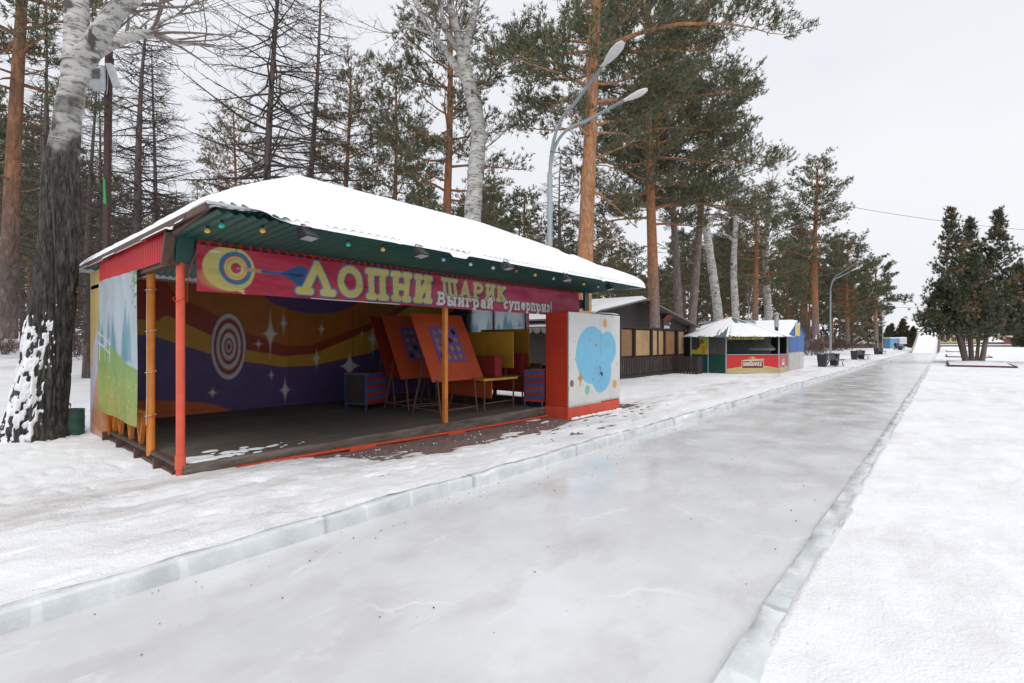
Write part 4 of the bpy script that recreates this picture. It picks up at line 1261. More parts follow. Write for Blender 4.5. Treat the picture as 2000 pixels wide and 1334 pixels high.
MB().tube([(0, 0, 0), (0, 0, 3.4)], .09, 8).build('post', GALV, g)
MB().box(-.13, .13, -.06, .06, 3.3, 3.42, .01).build('cap', GALV, g)

# the brown pole with two white floodlights behind the stall
x, y = at(205, 13.2)
g = thing('floodlight_pole', 'thin brown pole with two white floodlights and a green ribbon', 'pole', (x, y, -.02), YAW)
PB = paint('brown_pole_paint', (0.10, 0.055, 0.05), (0.07, 0.04, 0.04), 5, 0.6)
MB().bar((0, 0, 0), (.10, 0, 9.3), .12).build('pole', PB, g)
MB().bar((.17, 0, 8.6), (.175, 0, 9.1), .07).build('pole_head', PB, g)
wf = paint('white_flood', (0.62, 0.65, 0.70), (0.5, 0.53, 0.58), 4, .4)
for a, (dx, dz, rr) in enumerate(((-.10, 8.15, 0.35), (.20, 8.25, -0.5))):
    b_ = MB().box(-.23 + dx, .23 + dx, -.20 - .05 * a, -.12, dz, dz + .62, .02) if a == 0 else MB().add([(dx - .05, -.2, dz + .6), (dx + .10, -.2, dz + .6), (dx + .30, -.2, dz), (dx + .16, -.2, dz), (dx - .05, -.08, dz + .6), (dx + .10, -.08, dz + .6), (dx + .30, -.08, dz), (dx + .16, -.08, dz)], [(3, 2, 1, 0), (4, 5, 6, 7), (0, 1, 5, 4), (1, 2, 6, 5), (2, 3, 7, 6), (3, 0, 4, 7)])
    b_.build('floodlight', wf, g)
MB().box(-.27, .03, -.215, -.203, 8.44, 8.70).build('lamp_glass', paint('grey_glass', (0.18, 0.21, 0.23), rough=.15), g)
MB().tube([(.09, -.07, 8.1), (.12, -.08, 8.2), (.14, -.08, 8.8)], .012, 5).build('cable', LWHITE, g)
MB().tube([(.06, -.075, 7.8), (.1, -.08, 7.88), (.07, -.08, 8.0)], .06, 6).build('cable_loop', PB, g)
MB().add([(.02, -.08, 5.25), (.10, -.09, 5.22), (.07, -.10, 5.85), (.015, -.085, 5.95), (.02, -.065, 5.25), (.10, -.065, 5.22), (.07, -.065, 5.85), (.015, -.065, 5.95)], [(0, 1, 2, 3), (4, 7, 6, 5), (0, 4, 5, 1), (1, 5, 6, 2), (2, 6, 7, 3), (3, 7, 4, 0)]).build('ribbon', paint('green_ribbon', (0.05, 0.42, 0.11), scale=4), g)

# ================================================================== THE BROWN CAFE
CX = -11.0
cafe = thing('cafe', 'low dark brown timber cafe with boarded windows and snowy gable roof', 'cafe', (CX, 22, -.07))
SID = paint('dark_siding', (0.05, 0.036, 0.034), (0.032, 0.024, 0.024), 4, .7, stretch=(1, .5, 6), bmp=.25)
PK, ZP, ZEV, HW = 21.8, 3.62, 2.52, 6.35
def PC(mb, n, m, smooth=False): return P(mb, n, m, cafe, smooth)
# gable clad in boards
nbd = 12
for i in range(nbd):
    z0, z1 = 2.22 + i * .112, 2.22 + (i + 1) * .112 - .006
    w0 = HW * min(1, (ZP - .1 - z0) / (ZP - ZEV))
    w1 = HW * min(1, (ZP - .1 - z1) / (ZP - ZEV))
    if w1 <= 0.05:
        break
    PC(MB().prism([(CX, PK - w0, z0), (CX, PK + w0, z0), (CX, PK + w1, z1), (CX, PK - w1, z1)], (0, 0, 0), (.03, 0, 0)), 'siding_board', SID)
PC(MB().box(CX - .12, CX - .01, PK - HW + .1, PK + HW - .1, -.1, 2.2), 'wall', DARKWOOD)
for ya in (PK - HW + .1, PK + HW - .2):
    PC(MB().box(CX - 7, CX - .15, ya, ya + .1, -.1, 2.5), 'side_wall', SID)
OSB = paint('plywood_boarding', (0.50, 0.33, 0.17), (0.40, 0.24, 0.10), 3.5, .7, bmp=.2)
OSBD = paint('dark_plywood_boarding', (0.30, 0.16, 0.07), (0.22, 0.11, 0.045), 3, .7, bmp=.2)
for u0, u1, m_ in ((1150, 1180, OSBD), (1184, 1207, OSB), (1209, 1233, OSBD), (1239, 1267.5, OSB), (1272, 1282, OSB), (1285, 1294.5, OSB), (1296, 1316, OSBD), (1324, 1334, OSB)):
    ya, yb = along(u0, CX)[0], along(u1, CX)[0]
    w = PC(MB().box(CX, CX + .03, ya, yb, .95, 2.16, .004), 'window', m_)
    for q in (ya - .04, yb):
        MB().box(CX + .005, CX + .045, q, q + .04, .9, 2.19).build('frame', DARKWOOD, w)
for u in (1236, 1207.5, 1182, 1269.5, 1295.2, 1320):
    ya = along(u, CX)[0]
    PC(MB().box(CX + .046, CX + .13, ya - .07, ya + .07, -.1, 2.22), 'post', DARKWOOD)
ys0 = 16.0
i = 0
while ys0 < 26.8:
    PC(MB().box(CX + .14, CX + .17, ys0, ys0 + .09, .10, .88), 'fence_slat', paint('fence_brown', (0.055, 0.04, 0.038), (0.12, 0.10, 0.095), 3, .7, stretch=(1, 1, .5), lo=.5, hi=.75))
    ys0 += .165
for q in (.80, .16):
    PC(MB().box(CX + .10, CX + .135, 15.6, 27.2, q, q + .08), 'fence_rail', DARKWOOD)
PC(MB().box(CX + .0, CX + .22, 15.6, 27.4, -.12, .08), 'base_beam', DARKWOOD)
# roof
for s, nm in ((-1, 'roof_slope'), (1, 'roof_slope')):
    e0 = np.array((CX + .55, PK, ZP))
    yE, zE = PK + s * (HW + .3), ZEV - .05
    v_ = [(CX + .55, PK, ZP), (CX - 7.3, PK, ZP), (CX - 7.3, yE, zE), (CX + .55, yE, zE)]
    if s > 0: v_ = v_[::-1]
    r_ = PC(MB().prism(v_[::-1], (0, 0, -.07), (0, 0, 0)), nm, paint('grey_roof_board', (0.17, 0.155, 0.15), scale=6))
    nu, nv = 30, 30
    a, b_ = np.meshgrid(np.linspace(0, 1, nu), np.linspace(0, 1, nv), indexing='ij')
    X_ = CX + .52 - a * 7.8
    Y_ = PK + s * (HW + .27) * b_
    Zs = ZP + (zE - ZP) * b_ + .14 * np.clip(np.minimum(np.minimum(a, 1 - a) * 60, (1 - b_) * 40), 0, 1) ** .5 + .04 * (fbm(X_ * .8, Y_ * .8, 91) - .5)
    f = grid_faces(nu, nv)
    if s > 0: f = f[:, ::-1]
    so = link('snow_cover', fast_mesh('snow_cover', np.stack([X_, Y_, Zs], -1).reshape(-1, 3), f, 4, smooth=True), M_ROOFSNOW, r_)
    so.location = (0, 0, 0)
ya = along(1299, CX)[0]
sg = thing('cafe_sign', 'small red-roofed sign with white lettering on the cafe gable', 'sign', (CX + .05, ya, 2.3))
MB().prism([(0, -.48, .42), (0, .42, .36), (.25, .36, .62), (.25, -.40, .68)], (0, 0, 0), (.02, 0, .02)).build('little_roof', paint('sign_red', (0.30, 0.05, 0.05), scale=5), sg)
MB().box(.0, .05, -.42, .38, .10, .40).build('board', paint('sign_brown', (0.10, 0.05, 0.04)), sg)
lt = MB()
for q in range(6):
    lt.box(.052, .07, -.36 + q * .115, -.28 + q * .115, .0 if q else -.03, .14)
lt.build('lettering', LWHITE, sg)
MB().box(.052, .10, .22, .36, .22, .30, .01).build('lamp', LWHITE, sg)
# dark slat fence round the twin pine
x, y = at(1300, 26.6)
fb = thing('slat_planter', 'dark slatted fence around the foot of the twin-stemmed pine', 'fence', (x, y, -.07))
FSL = paint('planter_slat', (0.05, 0.035, 0.032), (0.035, 0.026, 0.026), 4, .7)
for q in range(11):
    MB().box(.0 + q * .155, .13 + q * .155, 0, .03, 0, .92 + .01 * (q % 3), .004).build('slat', FSL, fb)
for q in range(4):
    MB().box(1.68, 1.71, .04 + q * .155, .17 + q * .155, 0, .92 + .01 * (q % 2), .004).build('slat', FSL, fb)
for q in (.2, .7):
    MB().box(0, 1.66, .035, .07, q, q + .1).build('rail', FSL, fb)
    MB().box(1.64, 1.675, .075, .65, q, q + .1).build('rail', FSL, fb)

# ================================================================== THE GREEN BEER KIOSK
KC = np.array((-9.55, 30.05))
KH, KCN = 2.95, 0.92
oct_ = [(-KCN, -KH), (KCN, -KH), (KH, -KCN), (KH, KCN), (KCN, KH), (-KCN, KH), (-KH, KCN), (-KH, -KCN)]
kio = thing('beer_kiosk', 'green eight-sided kiosk with snowy tin roof and red beer panels', 'kiosk', (KC[0], KC[1], -.07))
KG = paint('kiosk_green', (0.008, 0.055, 0.042), (0.012, 0.075, 0.055), 3, .4)
KROOF = paint('kiosk_roof_green', (0.045, 0.13, 0.11), (0.03, 0.09, 0.08), 3, .45)
KGREY = paint('kiosk_grey_sheet', (0.075, 0.075, 0.078), (0.05, 0.05, 0.052), 3, .5, stretch=(9, 9, .4))
KPOST = paint('kiosk_post', (0.42, 0.44, 0.44), (0.30, 0.32, 0.32), 5, .5)
PRM = print_mat('kiosk_print', .35, .08)
def beer(W, H, logo_w):
    c_ = Canvas(W, H, 0.014, (0.56, 0.032, 0.035))
    x, y = c_.x, c_.y
    c_.fill(-(np.minimum(x, W - x) - .22), (0.25, 0.02, 0.02), .0)
    wave = H * .33 + H * .10 * np.sin((x / W) * 5.0 - 1.2)
    c_.fill(y - wave, (0.44, 0.37, 0.18))
    c_.fill(np.abs(y - wave) - .012, (0.60, 0.53, 0.30))
    c_.fill(y - wave + .2, (0.50, 0.44, 0.24), .7, soft=.08)
    cx, s = W / 2, logo_w / 1.2
    c_.fill(c_.poly([(cx - .62 * s, H * .26), (cx + .62 * s, H * .26), (cx + .6 * s, H * .70), (cx - .6 * s, H * .70)]) - .01, (0.62, 0.56, 0.36))
    c_.fill(c_.poly([(cx - .6 * s, H * .28), (cx + .6 * s, H * .28), (cx + .58 * s, H * .67), (cx - .58 * s, H * .67)]), (0.085, 0.02, 0.03))
    c_.fill(c_.poly([(cx - .6 * s, H * .28), (cx + .6 * s, H * .28), (cx + .6 * s, H * .36), (cx - .6 * s, H * .36)]), (0.42, 0.02, 0.03))
    wd = sum(GLYPH[q][0] + .16 for q in 'KRUŠOVICE')
    hh = H * .17
    d, _ = c_.text('KRUŠOVICE', cx - .53 * s, H * .425, hh, hh * .12, 1.06 * s / (wd * hh), .16)
    c_.fill(d - .006, (0.05, 0.01, 0.02))
    c_.fill(d, (0.74, 0.73, 0.71))
    c_.fill(c_.seg(cx - .5 * s, H * .72, cx + .62 * s, H * .78, .022 * s), (0.60, 0.56, 0.40))
    c_.fill(c_.ell(cx, H * .83, .09 * s, .07 * s), (0.55, 0.42, 0.08))
    for q in (-.09, 0, .09):
        c_.fill(c_.ell(cx + q * s, H * .89, .025 * s, .035 * s), (0.6, 0.46, 0.1))
    for q in (-.22, -.17, .16, .21):
        c_.fill(c_.seg(cx + q * s, H * .79, cx + q * s, H * .84, .01 * s), (0.55, 0.5, 0.35))
    return c_
def yellow_ad():
    c_ = Canvas(1.0, .92, .014, (0.42, 0.37, 0.04))
    c_.fill(c_.poly([(0, .25), (.3, .22), (.5, .4), (.55, .6), (.45, .92), (0, .92)]), (0.05, 0.05, 0.055), 1, .03)
    c_.fill(c_.ell(.66, .68, .12, .11), (0.16, 0.10, 0.07))
    for q in range(4):
        c_.fill(c_.poly([(.62, .06 + q * .1), (.86, .06 + q * .1), (.86, .13 + q * .1), (.62, .13 + q * .1)]), (0.45, 0.10, 0.03), .8)
    return c_
def face_frame(k):
    a, b_ = np.array(oct_[k]), np.array(oct_[(k + 1) % 8])
    d = (b_ - a)
    L = np.linalg.norm(d)
    d /= L
    return a, d, L, np.array((d[1], -d[0]))
for k in range(8):
    a, d, L, nr = face_frame(k)
    MB().bar((a[0], a[1], 0), (a[0], a[1], 1.98), .055).build('post', KPOST, kio)
    def slab(s0, s1, z0, z1, off, m_, nm, th=.03):
        q = [a + d * s0, a + d * s1]
        V = [(*(p + nr * off), z_) for z_ in (z0, z1) for p in q] + [(*(p + nr * (off - th)), z_) for z_ in (z0, z1) for p in q]
        return MB().add(V, [(0, 1, 3, 2), (4, 6, 7, 5), (0, 4, 5, 1), (2, 3, 7, 6), (0, 2, 6, 4), (1, 5, 7, 3)]).build(nm, m_, kio)
    if k in (1, 2):
        cvb = beer(L - .07, .94, 1.15 if k == 1 else .62)
        print_sheet('front_panel', cvb, (*(a + d * .035 + nr * .012), .03), (d[0], d[1], 0), (0, 0, 1), PRM, kio, thick=.03)
        slab(.03, L - .03, .985, 1.02, .06, KPOST, 'counter_ledge', .22)
        if k == 1:
            cs_ = Canvas(L * .7, .1, .02, (0.5, 0.36, 0.05))
            for q in range(14):
                cs_.fill(cs_.poly([(q * .14, 0), (q * .14 + .08, 0), (q * .14 + .08, .1), (q * .14, .1)]), [(0.45, 0.04, 0.03), (0.5, 0.4, 0.05), (0.03, 0.2, 0.06)][q % 3])
            print_sheet('pelmet', cs_, (*(a + d * .05 + nr * .01), 1.80), (d[0], d[1], 0), (0, 0, 1), PRM, kio, thick=.02)
    else:
        h0 = 1.0
        slab(.03, L - .03, .0, h0, .012, KG, 'green_panel')
        if k in (0, 7):
            half = L * .5
            if k == 0:
                print_sheet('advert', yellow_ad(), (*(a + d * .03 + nr * .012), 1.01), (d[0] * (half - .05), d[1] * (half - .05), 0), (0, 0, 1), PRM, kio, thick=.02)
                MB().bar((*(a + d * half), 0.02), (*(a + d * half), 1.95), .04).build('post', KPOST, kio)
                slab(half + .03, L - .03, h0 + .01, 1.95, .005, KGREY, 'grey_panel')
            else:
                print_sheet('advert', yellow_ad(), (*(a + d * .2 + nr * .012), 1.01), (d[0], d[1], 0), (0, 0, 1), PRM, kio, thick=.02)
        else:
            slab(.03, L - .03, h0 + .01, 1.95, .005, KGREY, 'grey_panel')
RO = 1.13
ap = np.array((0.25, 0.1, 3.08))
kr = []
for k in range(8):
    a, b_ = np.array(oct_[k]) * RO, np.array(oct_[(k + 1) % 8]) * RO
    A, B = np.array((*a, 1.93)), np.array((*b_, 1.93))
    nseg = max(10, int(np.linalg.norm(B - A) / .05))
    t = np.linspace(0, 1, nseg)
    s = np.linspace(0, 1, 26)
    E_ = A + (B - A) * t[:, None]
    V = E_[:, None, :] * (1 - s)[None, :, None] + ap * s[None, :, None]
    V[..., 2] += (.012 * np.sin(t * np.linalg.norm(B - A) / .14 * 2 * np.pi))[:, None] * (1 - s)[None, :]
    me = fast_mesh('roof_panel', V.reshape(-1, 3), grid_faces(nseg, 26), 4)
    rp = link('roof_panel', me, KROOF, kio)
    # snow lying on it, with bare streaks
    t2, s2 = np.meshgrid(np.linspace(0, 1, 60), np.linspace(0, 1, 50), indexing='ij')
    Vs = (A + (B - A) * t2[..., None]) * (1 - s2)[..., None] + ap * s2[..., None]
    L = np.linalg.norm(B - A)
    cc = .018 + .05 * (fbm(t2 * L * 5 + k * 7, s2 * 2.2, 13 + k, 3) - .47) - .05 * sstep(.10, .02, s2) * fbm(t2 * L * 8, s2 * 2, 5 + k, 2) - .05 * np.exp(-((t2 - .06) / .03) ** 2) * fbm(s2 * 20, t2 * 0, k, 2)
    if k == 1:
        cc -= .10 * sstep(.62, .8, s2) * sstep(.1, .35, t2) * fbm(t2 * 9, s2 * 9, 4, 3) * 1.2
    if k == 0:
        cc -= .05 * sstep(.55, .75, t2) * sstep(.7, .2, s2) * fbm(t2 * 12, s2 * 3, 4, 3) * 1.3
    Vs[..., 2] += np.clip(cc, -.03, .06) + .01
    link('snow_cover', fast_mesh('snow_cover', Vs.reshape(-1, 3), grid_faces(60, 50), 4, smooth=True), M_ROOFSNOW, rp)
MB().bar((ap[0] - .45, ap[1] - .3, ap[2] - .22), (ap[0] - .15, ap[1] - .1, ap[2] + .05), .1).build('ridge_wood', OSB, kio)
# extractor hood inside the right face
hd = thing('cooker_hood', 'grey metal cooker hood inside the green kiosk', 'hood', (KC[0] + 2.0, KC[1] - .4, 1.15))
HM = paint('hood_metal', (0.42, 0.43, 0.44), scale=4, rough=.35, metal=.6)
MB().add([(-.55, -.5, .0), (.55, -.5, .0), (.55, .5, .0), (-.55, .5, .0), (-.55, -.5, .1), (.55, -.5, .1), (.55, .5, .1), (-.55, .5, .1), (-.1, -.1, .62), (.1, -.1, .62), (.1, .1, .62), (-.1, .1, .62)],
         [(3, 2, 1, 0), (0, 1, 5, 4), (1, 2, 6, 5), (2, 3, 7, 6), (3, 0, 4, 7), (4, 5, 9, 8), (5, 6, 10, 9), (6, 7, 11, 10), (7, 4, 8, 11), (8, 9, 10, 11)]).build('hood', HM, hd)
MB().tube([(0, 0, .6), (0, 0, .8)], .1, 10).build('flue', HM, hd)

# ================================================================== THE BLUE-FRONTED HUT
BX, B0, B1 = -6.75, 32.0, 36.0
hut = thing('blue_hut', 'narrow white hut with a blue gable front behind the green kiosk', 'hut', (BX, 34, -.07))
def PH(mb, n, m, smooth=False): return P(mb, n, m, hut, smooth)
BM = (B0 + B1) / 2
WHT = paint('hut_white', (0.55, 0.56, 0.57), (0.45, 0.46, 0.46), 3, .5)
BLU = paint('hut_blue', (0.045, 0.15, 0.42), (0.035, 0.12, 0.36), 2, .5)
PH(MB().box(BX - 4, BX, B0, B1, -.1, 2.05), 'wall', WHT)
for i in range(2):
    ya, yb = B0 + i * 2.02, B0 + 1.98 + i * 2.02
    PH(MB().prism([(BX + .002, ya + .02, 1.0 + .05 * i), (BX + .002, yb, 1.02 - .04 * i), (BX + .002, yb, 2.08 + (.6 if i == 0 else .06)), (BX + .002, ya + .02, 2.08 + (.05 if i == 0 else .6))], (0, 0, 0), (.04, 0, 0)), 'blue_panel', BLU)
PH(MB().box(BX + .003, BX + .02, B0 + .1, B0 + 2.9, .0, .98), 'lower_door', paint('hut_dirty_white', (0.5, 0.49, 0.46), (0.42, 0.41, 0.38), 2))
PH(MB().box(BX + .003, BX + .025, B0 + 2.94, B1 - .05, .0, 1.0), 'lower_panel', WHT)
def strip_cv():
    c_ = Canvas(1.6, 2.1, .03, (0.55, 0.58, 0.58))
    for q in range(9):
        c_.fill(c_.seg(-.2, .1 + q * .3, 1.8, .7 + q * .3, .09), [(0.25, 0.55, 0.7), (0.65, 0.55, 0.2), (0.6, 0.62, 0.62), (0.55, 0.35, 0.2)][q % 4], .6, soft=.06)
    return c_
P(print_sheet('painted_side', strip_cv(), (BX - 1.6, B0 - .012, -.05), (1, 0, 0), (0, 0, 1), PRM, hut, thick=.01), '', None)
for s in (-1, 1):
    yE = BM + s * 2.35
    v_ = [(BX + .09, BM, 2.86), (BX - 5.2, BM, 2.86), (BX - 5.2, yE, 1.98), (BX + .09, yE, 1.98)]
    r_ = PH(MB().prism(v_ if s > 0 else v_[::-1], (0, 0, -.05), (0, 0, 0)), 'roof_slope', BLU)
    a, b_ = np.meshgrid(np.linspace(0, 1, 20), np.linspace(0, 1, 20), indexing='ij')
    X_, Y_ = BX + .07 - a * 5.2, BM + s * 2.3 * b_
    Zs = 2.875 - .86 * b_ + .07 * np.clip(np.minimum(np.minimum(a, 1 - a) * 40, (1 - b_) * 25), 0, 1) ** .5
    f = grid_faces(20, 20)
    so = link('snow_cover', fast_mesh('snow_cover', np.stack([X_, Y_, Zs], -1).reshape(-1, 3), f if s < 0 else f[:, ::-1], 4, smooth=True), M_ROOFSNOW, r_)
mug = MB().box(BX + .06, BX + .09, BM - .62, BM + .55, 1.95, 2.62, .03)
mo = PH(mug, 'mug_sign', paint('mug_yellow', (0.66, 0.50, 0.05), (0.7, 0.66, 0.5), 4, lo=.5, hi=.6))
MB().box(BX + .05, BX + .10, BM - .68, BM + .60, 2.6, 2.75, .05).box(BX + .05, BX + .088, BM - .70, BM - .6, 1.9, 2.6, .02).build('mug_foam', WHT, mo)
dk = thing('air_duct', 'square grey ventilation duct over the hut roof', 'duct', (BX - 4.6, 31.2, 1.6))
MB().box(0, 3.0, 0, .35, .95, 1.27, .02).build('horizontal_run', HM, dk)
MB().box(2.7, 3.05, .0, .36, .0, .94, .02).build('down_pipe', HM, dk)
ch = thing('chimney_pipe', 'thin dark chimney pipe between duct and blue gable', 'chimney', (BX - .55, 31.7, 1.9))
MB().tube([(0, 0, -.2), (0, 0, .55)], .09, 10).build('lower_pipe', BLACKM, ch)
MB().tube([(0, 0, .55), (0, 0, 1.25)], .12, 10).build('upper_pipe', HM, ch)
MB().tube([(0, 0, 1.28), (0, 0, 1.42)], [.2, .02], 10).build('rain_cap', HM, ch)

# other low roofs behind
def low_hut(x, y, w, dp, h, rise, lab, wallc, nm='hut', cat='hut'):
    g = thing(nm, lab, cat, (x, y, -.07))
    MB().box(-w / 2, w / 2, -dp / 2, dp / 2, 0, h).build('wall', wallc, g)
    MB().add([(-w / 2 - .3, -dp / 2 - .3, h), (w / 2 + .3, -dp / 2 - .3, h), (w / 2 + .3, dp / 2 + .3, h), (-w / 2 - .3, dp / 2 + .3, h), (-w / 6, 0, h + rise), (w / 6, 0, h + rise)],
             [(3, 2, 1, 0), (0, 1, 5, 4), (2, 3, 4, 5), (1, 2, 5), (3, 0, 4)]).build('roof', DARKWOOD, g)
    MB().add([(-w / 2 - .27, -dp / 2 - .27, h + .03), (w / 2 + .27, -dp / 2 - .27, h + .03), (w / 2 + .27, dp / 2 + .27, h + .03), (-w / 2 - .27, dp / 2 + .27, h + .03), (-w / 6, 0, h + rise + .14), (w / 6, 0, h + rise + .14)],
             [(0, 1, 5, 4), (2, 3, 4, 5), (1, 2, 5), (3, 0, 4)]).build('snow_cover', M_ROOFSNOW, g)
    return g
low_hut(-15.5, 38.5, 6, 5, 2.0, .75, 'snow-roofed hut hidden behind the green kiosk', DARKWOOD)
# awning stall seen through the open right end
x, y = at(1046, 19)
g = thing('awning_stall', 'dark stall with a scalloped awning glimpsed through the stall opening', 'stall', (x, y, -.07))
MB().box(-2.2, 1.2, .6, 2.5, 0, 2.1).build('wall', DARKWOOD, g)
MB().add([(-2.4, 0, 2.25), (1.4, 0, 2.25), (1.4, 2.6, 3.0), (-2.4, 2.6, 3.0)], [(0, 1, 2, 3)]).build('snow_cover', M_ROOFSNOW, g)
MB().add([(-2.4, 0, 2.22), (1.4, 0, 2.22), (1.4, 2.6, 2.97), (-2.4, 2.6, 2.97)], [(3, 2, 1, 0)]).build('awning', BLACKM, g)
sc = MB()
for q in range(10):
    a = -2.4 + q * .38
    sc.add([(a, -.01, 2.22), (a + .38, -.01, 2.22), (a + .34, -.01, 2.05), (a + .19, -.01, 1.97), (a + .04, -.01, 2.05)], [(0, 4, 3, 2, 1)])
sc.build('scalloped_edge', paint('awning_grey', (0.2, 0.2, 0.2)), g)
for q in (-1.9, .9):
    MB().bar((q, .05, 0), (q, .05, 2.2), .05).build('post', BLACKM, g)

# ================================================================== BENCHES
BF, BS, BP = paint('bench_iron', (0.02, 0.02, 0.022)), paint('bench_slat', (0.16, 0.145, 0.135), (0.09, 0.08, 0.075), 6, .7), paint('planter_grey', (0.045, 0.05, 0.055), (0.03, 0.034, 0.04), 5, .6)
def make_bench():
    g = thing('park_bench', '', 'bench', (0, 0, 0))
    L = 2.0
    for q in (-L / 2 + .15, L / 2 - .15):
        MB().tube([(.38, q, 0), (.30, q, .2), (.36, q, .42), (-.02, q, .38), (-.14, q, .52), (-.26, q, .92)], .03, 6).tube([(-.30, q, 0), (-.12, q, .2), (-.04, q, .40)], .03, 6).build('side_frame', BF, g)
    for i, (xx, zz) in enumerate(((.50, .42), (.40, .44), (.30, .455), (.20, .45), (.10, .43), (0, .41))):
        MB().box(xx - .04, xx + .04, -L / 2, L / 2, zz, zz + .03, .006).build('seat_slat', BS, g)
    for xx, zz in ((-.11, .52), (-.15, .63), (-.19, .74), (-.23, .85)):
        MB().bar((xx, -L / 2, zz), (xx, L / 2, zz), .03, .085).build('back_slat', BS, g)
    for s in (-1, 1):
        y0 = s * (L / 2 + .30)
        V = []
        for zz, w in ((0, .20), (.80, .265)):
            V += [(-.3 - w, y0 - w, zz), (-.3 + w, y0 - w, zz), (-.3 + w, y0 + w, zz), (-.3 - w, y0 + w, zz)]
        pl = MB().add(V, [(3, 2, 1, 0), (4, 5, 6, 7), (0, 1, 5, 4), (1, 2, 6, 5), (2, 3, 7, 6), (3, 0, 4, 7)]).build('planter', BP, g)
        MB().box(-.59, -.01, y0 - .29, y0 + .29, .80, .84, .01).build('rim', BP, pl)
    return g
bench0 = make_bench()
for i, (u, v_, lab, rz) in enumerate(((1628, 716, 'dark slatted bench with two planters, nearest of the row', -.12), (1683, 702.5, 'dark slatted bench, second of the row beyond the blue hut', -.1), (1721, 692.5, 'dark slatted bench, third of the row', -.08), (1762, 684, 'dark slatted bench, farthest of the row, near the people', -.05))):
    b_ = bench0 if i == 0 else copy_tree(bench0)
    x, y = under(u, v_, -.07)
    at_loc(b_, x, y, -.06, rz)
    tag(b_, lab, 'bench', 'benches along the run')

# ================================================================== FLOWER BEDS
BEDM = paint('bed_kerb_red', (0.10, 0.035, 0.04), (0.07, 0.03, 0.035), 4, .7)
for (x0, x1, y0, y1, lab) in ((0.1, 3.35, 42.8, 52.5, 'red-edged flower bed under snow around the many-stemmed thuja'), (0.1, 3.6, 68.5, 80, 'second red-edged flower bed, behind the thuja stems'), (0.2, 3.9, 104, 118, 'farthest low flower bed near the slide')):
    g = thing('flower_bed', lab, 'flower bed', (x0, y0, 0), 0, 'flower beds beside the run')
    W, Lb = x1 - x0, y1 - y0
    MB().box(0, W, 0, .14, -.1, .13, .02).build('front_kerb', BEDM, g)
    MB().box(0, W, Lb - .14, Lb, -.1, .13, .02).build('back_kerb', BEDM, g)
    MB().box(0, .14, .145, Lb - .145, -.1, .128, .02).build('side_kerb', BEDM, g)
    MB().box(W - .14, W, .145, Lb - .145, -.1, .128, .02).build('side_kerb', BEDM, g)
    a, b_ = np.meshgrid(np.linspace(.1, W - .1, 20), np.linspace(.1, Lb - .1, 24), indexing='ij')
    zz = .11 + .12 * np.exp(-((a - W / 2) ** 2 + (b_ - Lb * .7) ** 2) / 3) + .04 * (fbm(a * 2, b_ * 2, 7) - .5)
    link('snow_cover', fast_mesh('snow_cover', np.stack([a, b_, zz], -1).reshape(-1, 3), grid_faces(20, 24), 4, smooth=True), M_SNOW, g)

# ================================================================== FAR THINGS
def gable_building(name, lab, cat, x, y, w, dp, h, wallm, rz=0, base=None, windows=0, flat=False, roofh=2.0):
    g = thing(name, lab, cat, (x, y, -.1), rz)
    MB().box(-w / 2, w / 2, 0, dp, 0, h).build('wall', wallm, g)
    if base is not None:
        MB().box(-w / 2 - .05, w / 2 + .05, -.06, dp, 0, h * .28).build('plinth', base, g)
    for i in range(windows):
        cx = -w / 2 + (i + .5) * w / windows
        wn_ = MB().box(cx - .55, cx + .55, -.04, .02, h * .42, h * .82).build('window', paint('far_glass', (0.05, 0.06, 0.07), rough=.2), g)
        for q in (cx - .65, cx - .045, cx + .56):
            MB().box(q, q + .09, -.09, -.045, h * .38, h * .86).build('frame', LWHITE, wn_)
    if flat:
        MB().box(-w / 2 - .3, w / 2 + .3, -.3, dp + .3, h, h + .35).build('roof', M_ROOFSNOW, g)
    else:
        MB().add([(-w / 2 - .4, -.4, h), (w / 2 + .4, -.4, h), (w / 2 + .4, dp + .4, h), (-w / 2 - .4, dp + .4, h), (-w / 2 + w * .2, dp / 2, h + roofh), (w / 2 - w * .2, dp / 2, h + roofh)],
                 [(3, 2, 1, 0), (0, 1, 5, 4), (2, 3, 4, 5), (1, 2, 5), (3, 0, 4)]).build('roof', M_ROOFSNOW, g)
    return g
YW = paint('yellow_wall', (0.55, 0.38, 0.13), (0.5, 0.42, 0.25), .4, .7, lo=.45, hi=.55)
x, y = at(1886, 215)
gable_building('park_pavilion', 'long yellow and brown pavilion seen behind the thuja stems', 'building', x, y, 26, 10, 4.6, YW, YAW * .2, paint('grey_plinth', (0.16, 0.17, 0.18)), 7, True)
x, y = at(1937, 175)
g = thing('gazebo', 'small round gazebo with a snowy cone roof right of the thuja', 'gazebo', (x, y, -.1))
MB().tube([(0, 0, 0), (0, 0, 1.7)], 2.4, 12).build('wall', paint('gazebo_wood', (0.22, 0.09, 0.05)), g)
MB().tube([(0, 0, 1.6), (0, 0, 1.9), (0, 0, 3.4)], [3.3, 3.2, .2], 16).build('roof', M_ROOFSNOW, g)
x, y = at(1982, 170)
g = gable_building('brick_booth', 'small red brick booth with a cream top at the right edge', 'booth', x, y, 5.6, 4, 3.5, paint('booth_brick', (0.26, 0.075, 0.055), (0.2, 0.06, 0.045), 3), -YAW * .3, None, 0, True)
MB().box(-2.85, 2.85, -.12, .0, 2.9, 3.85).build('fascia', paint('cream_fascia', (0.56, 0.47, 0.30)), g)
MB().box(-.9, .7, -.06, .02, 0, 2.7).build('door', paint('booth_door', (0.07, 0.06, 0.06)), g)
MB().box(-4.2, -2.85, -.4, 1.5, 2.2, 2.35).build('canopy', M_ROOFSNOW, g)
x, y = at(1858, 165)
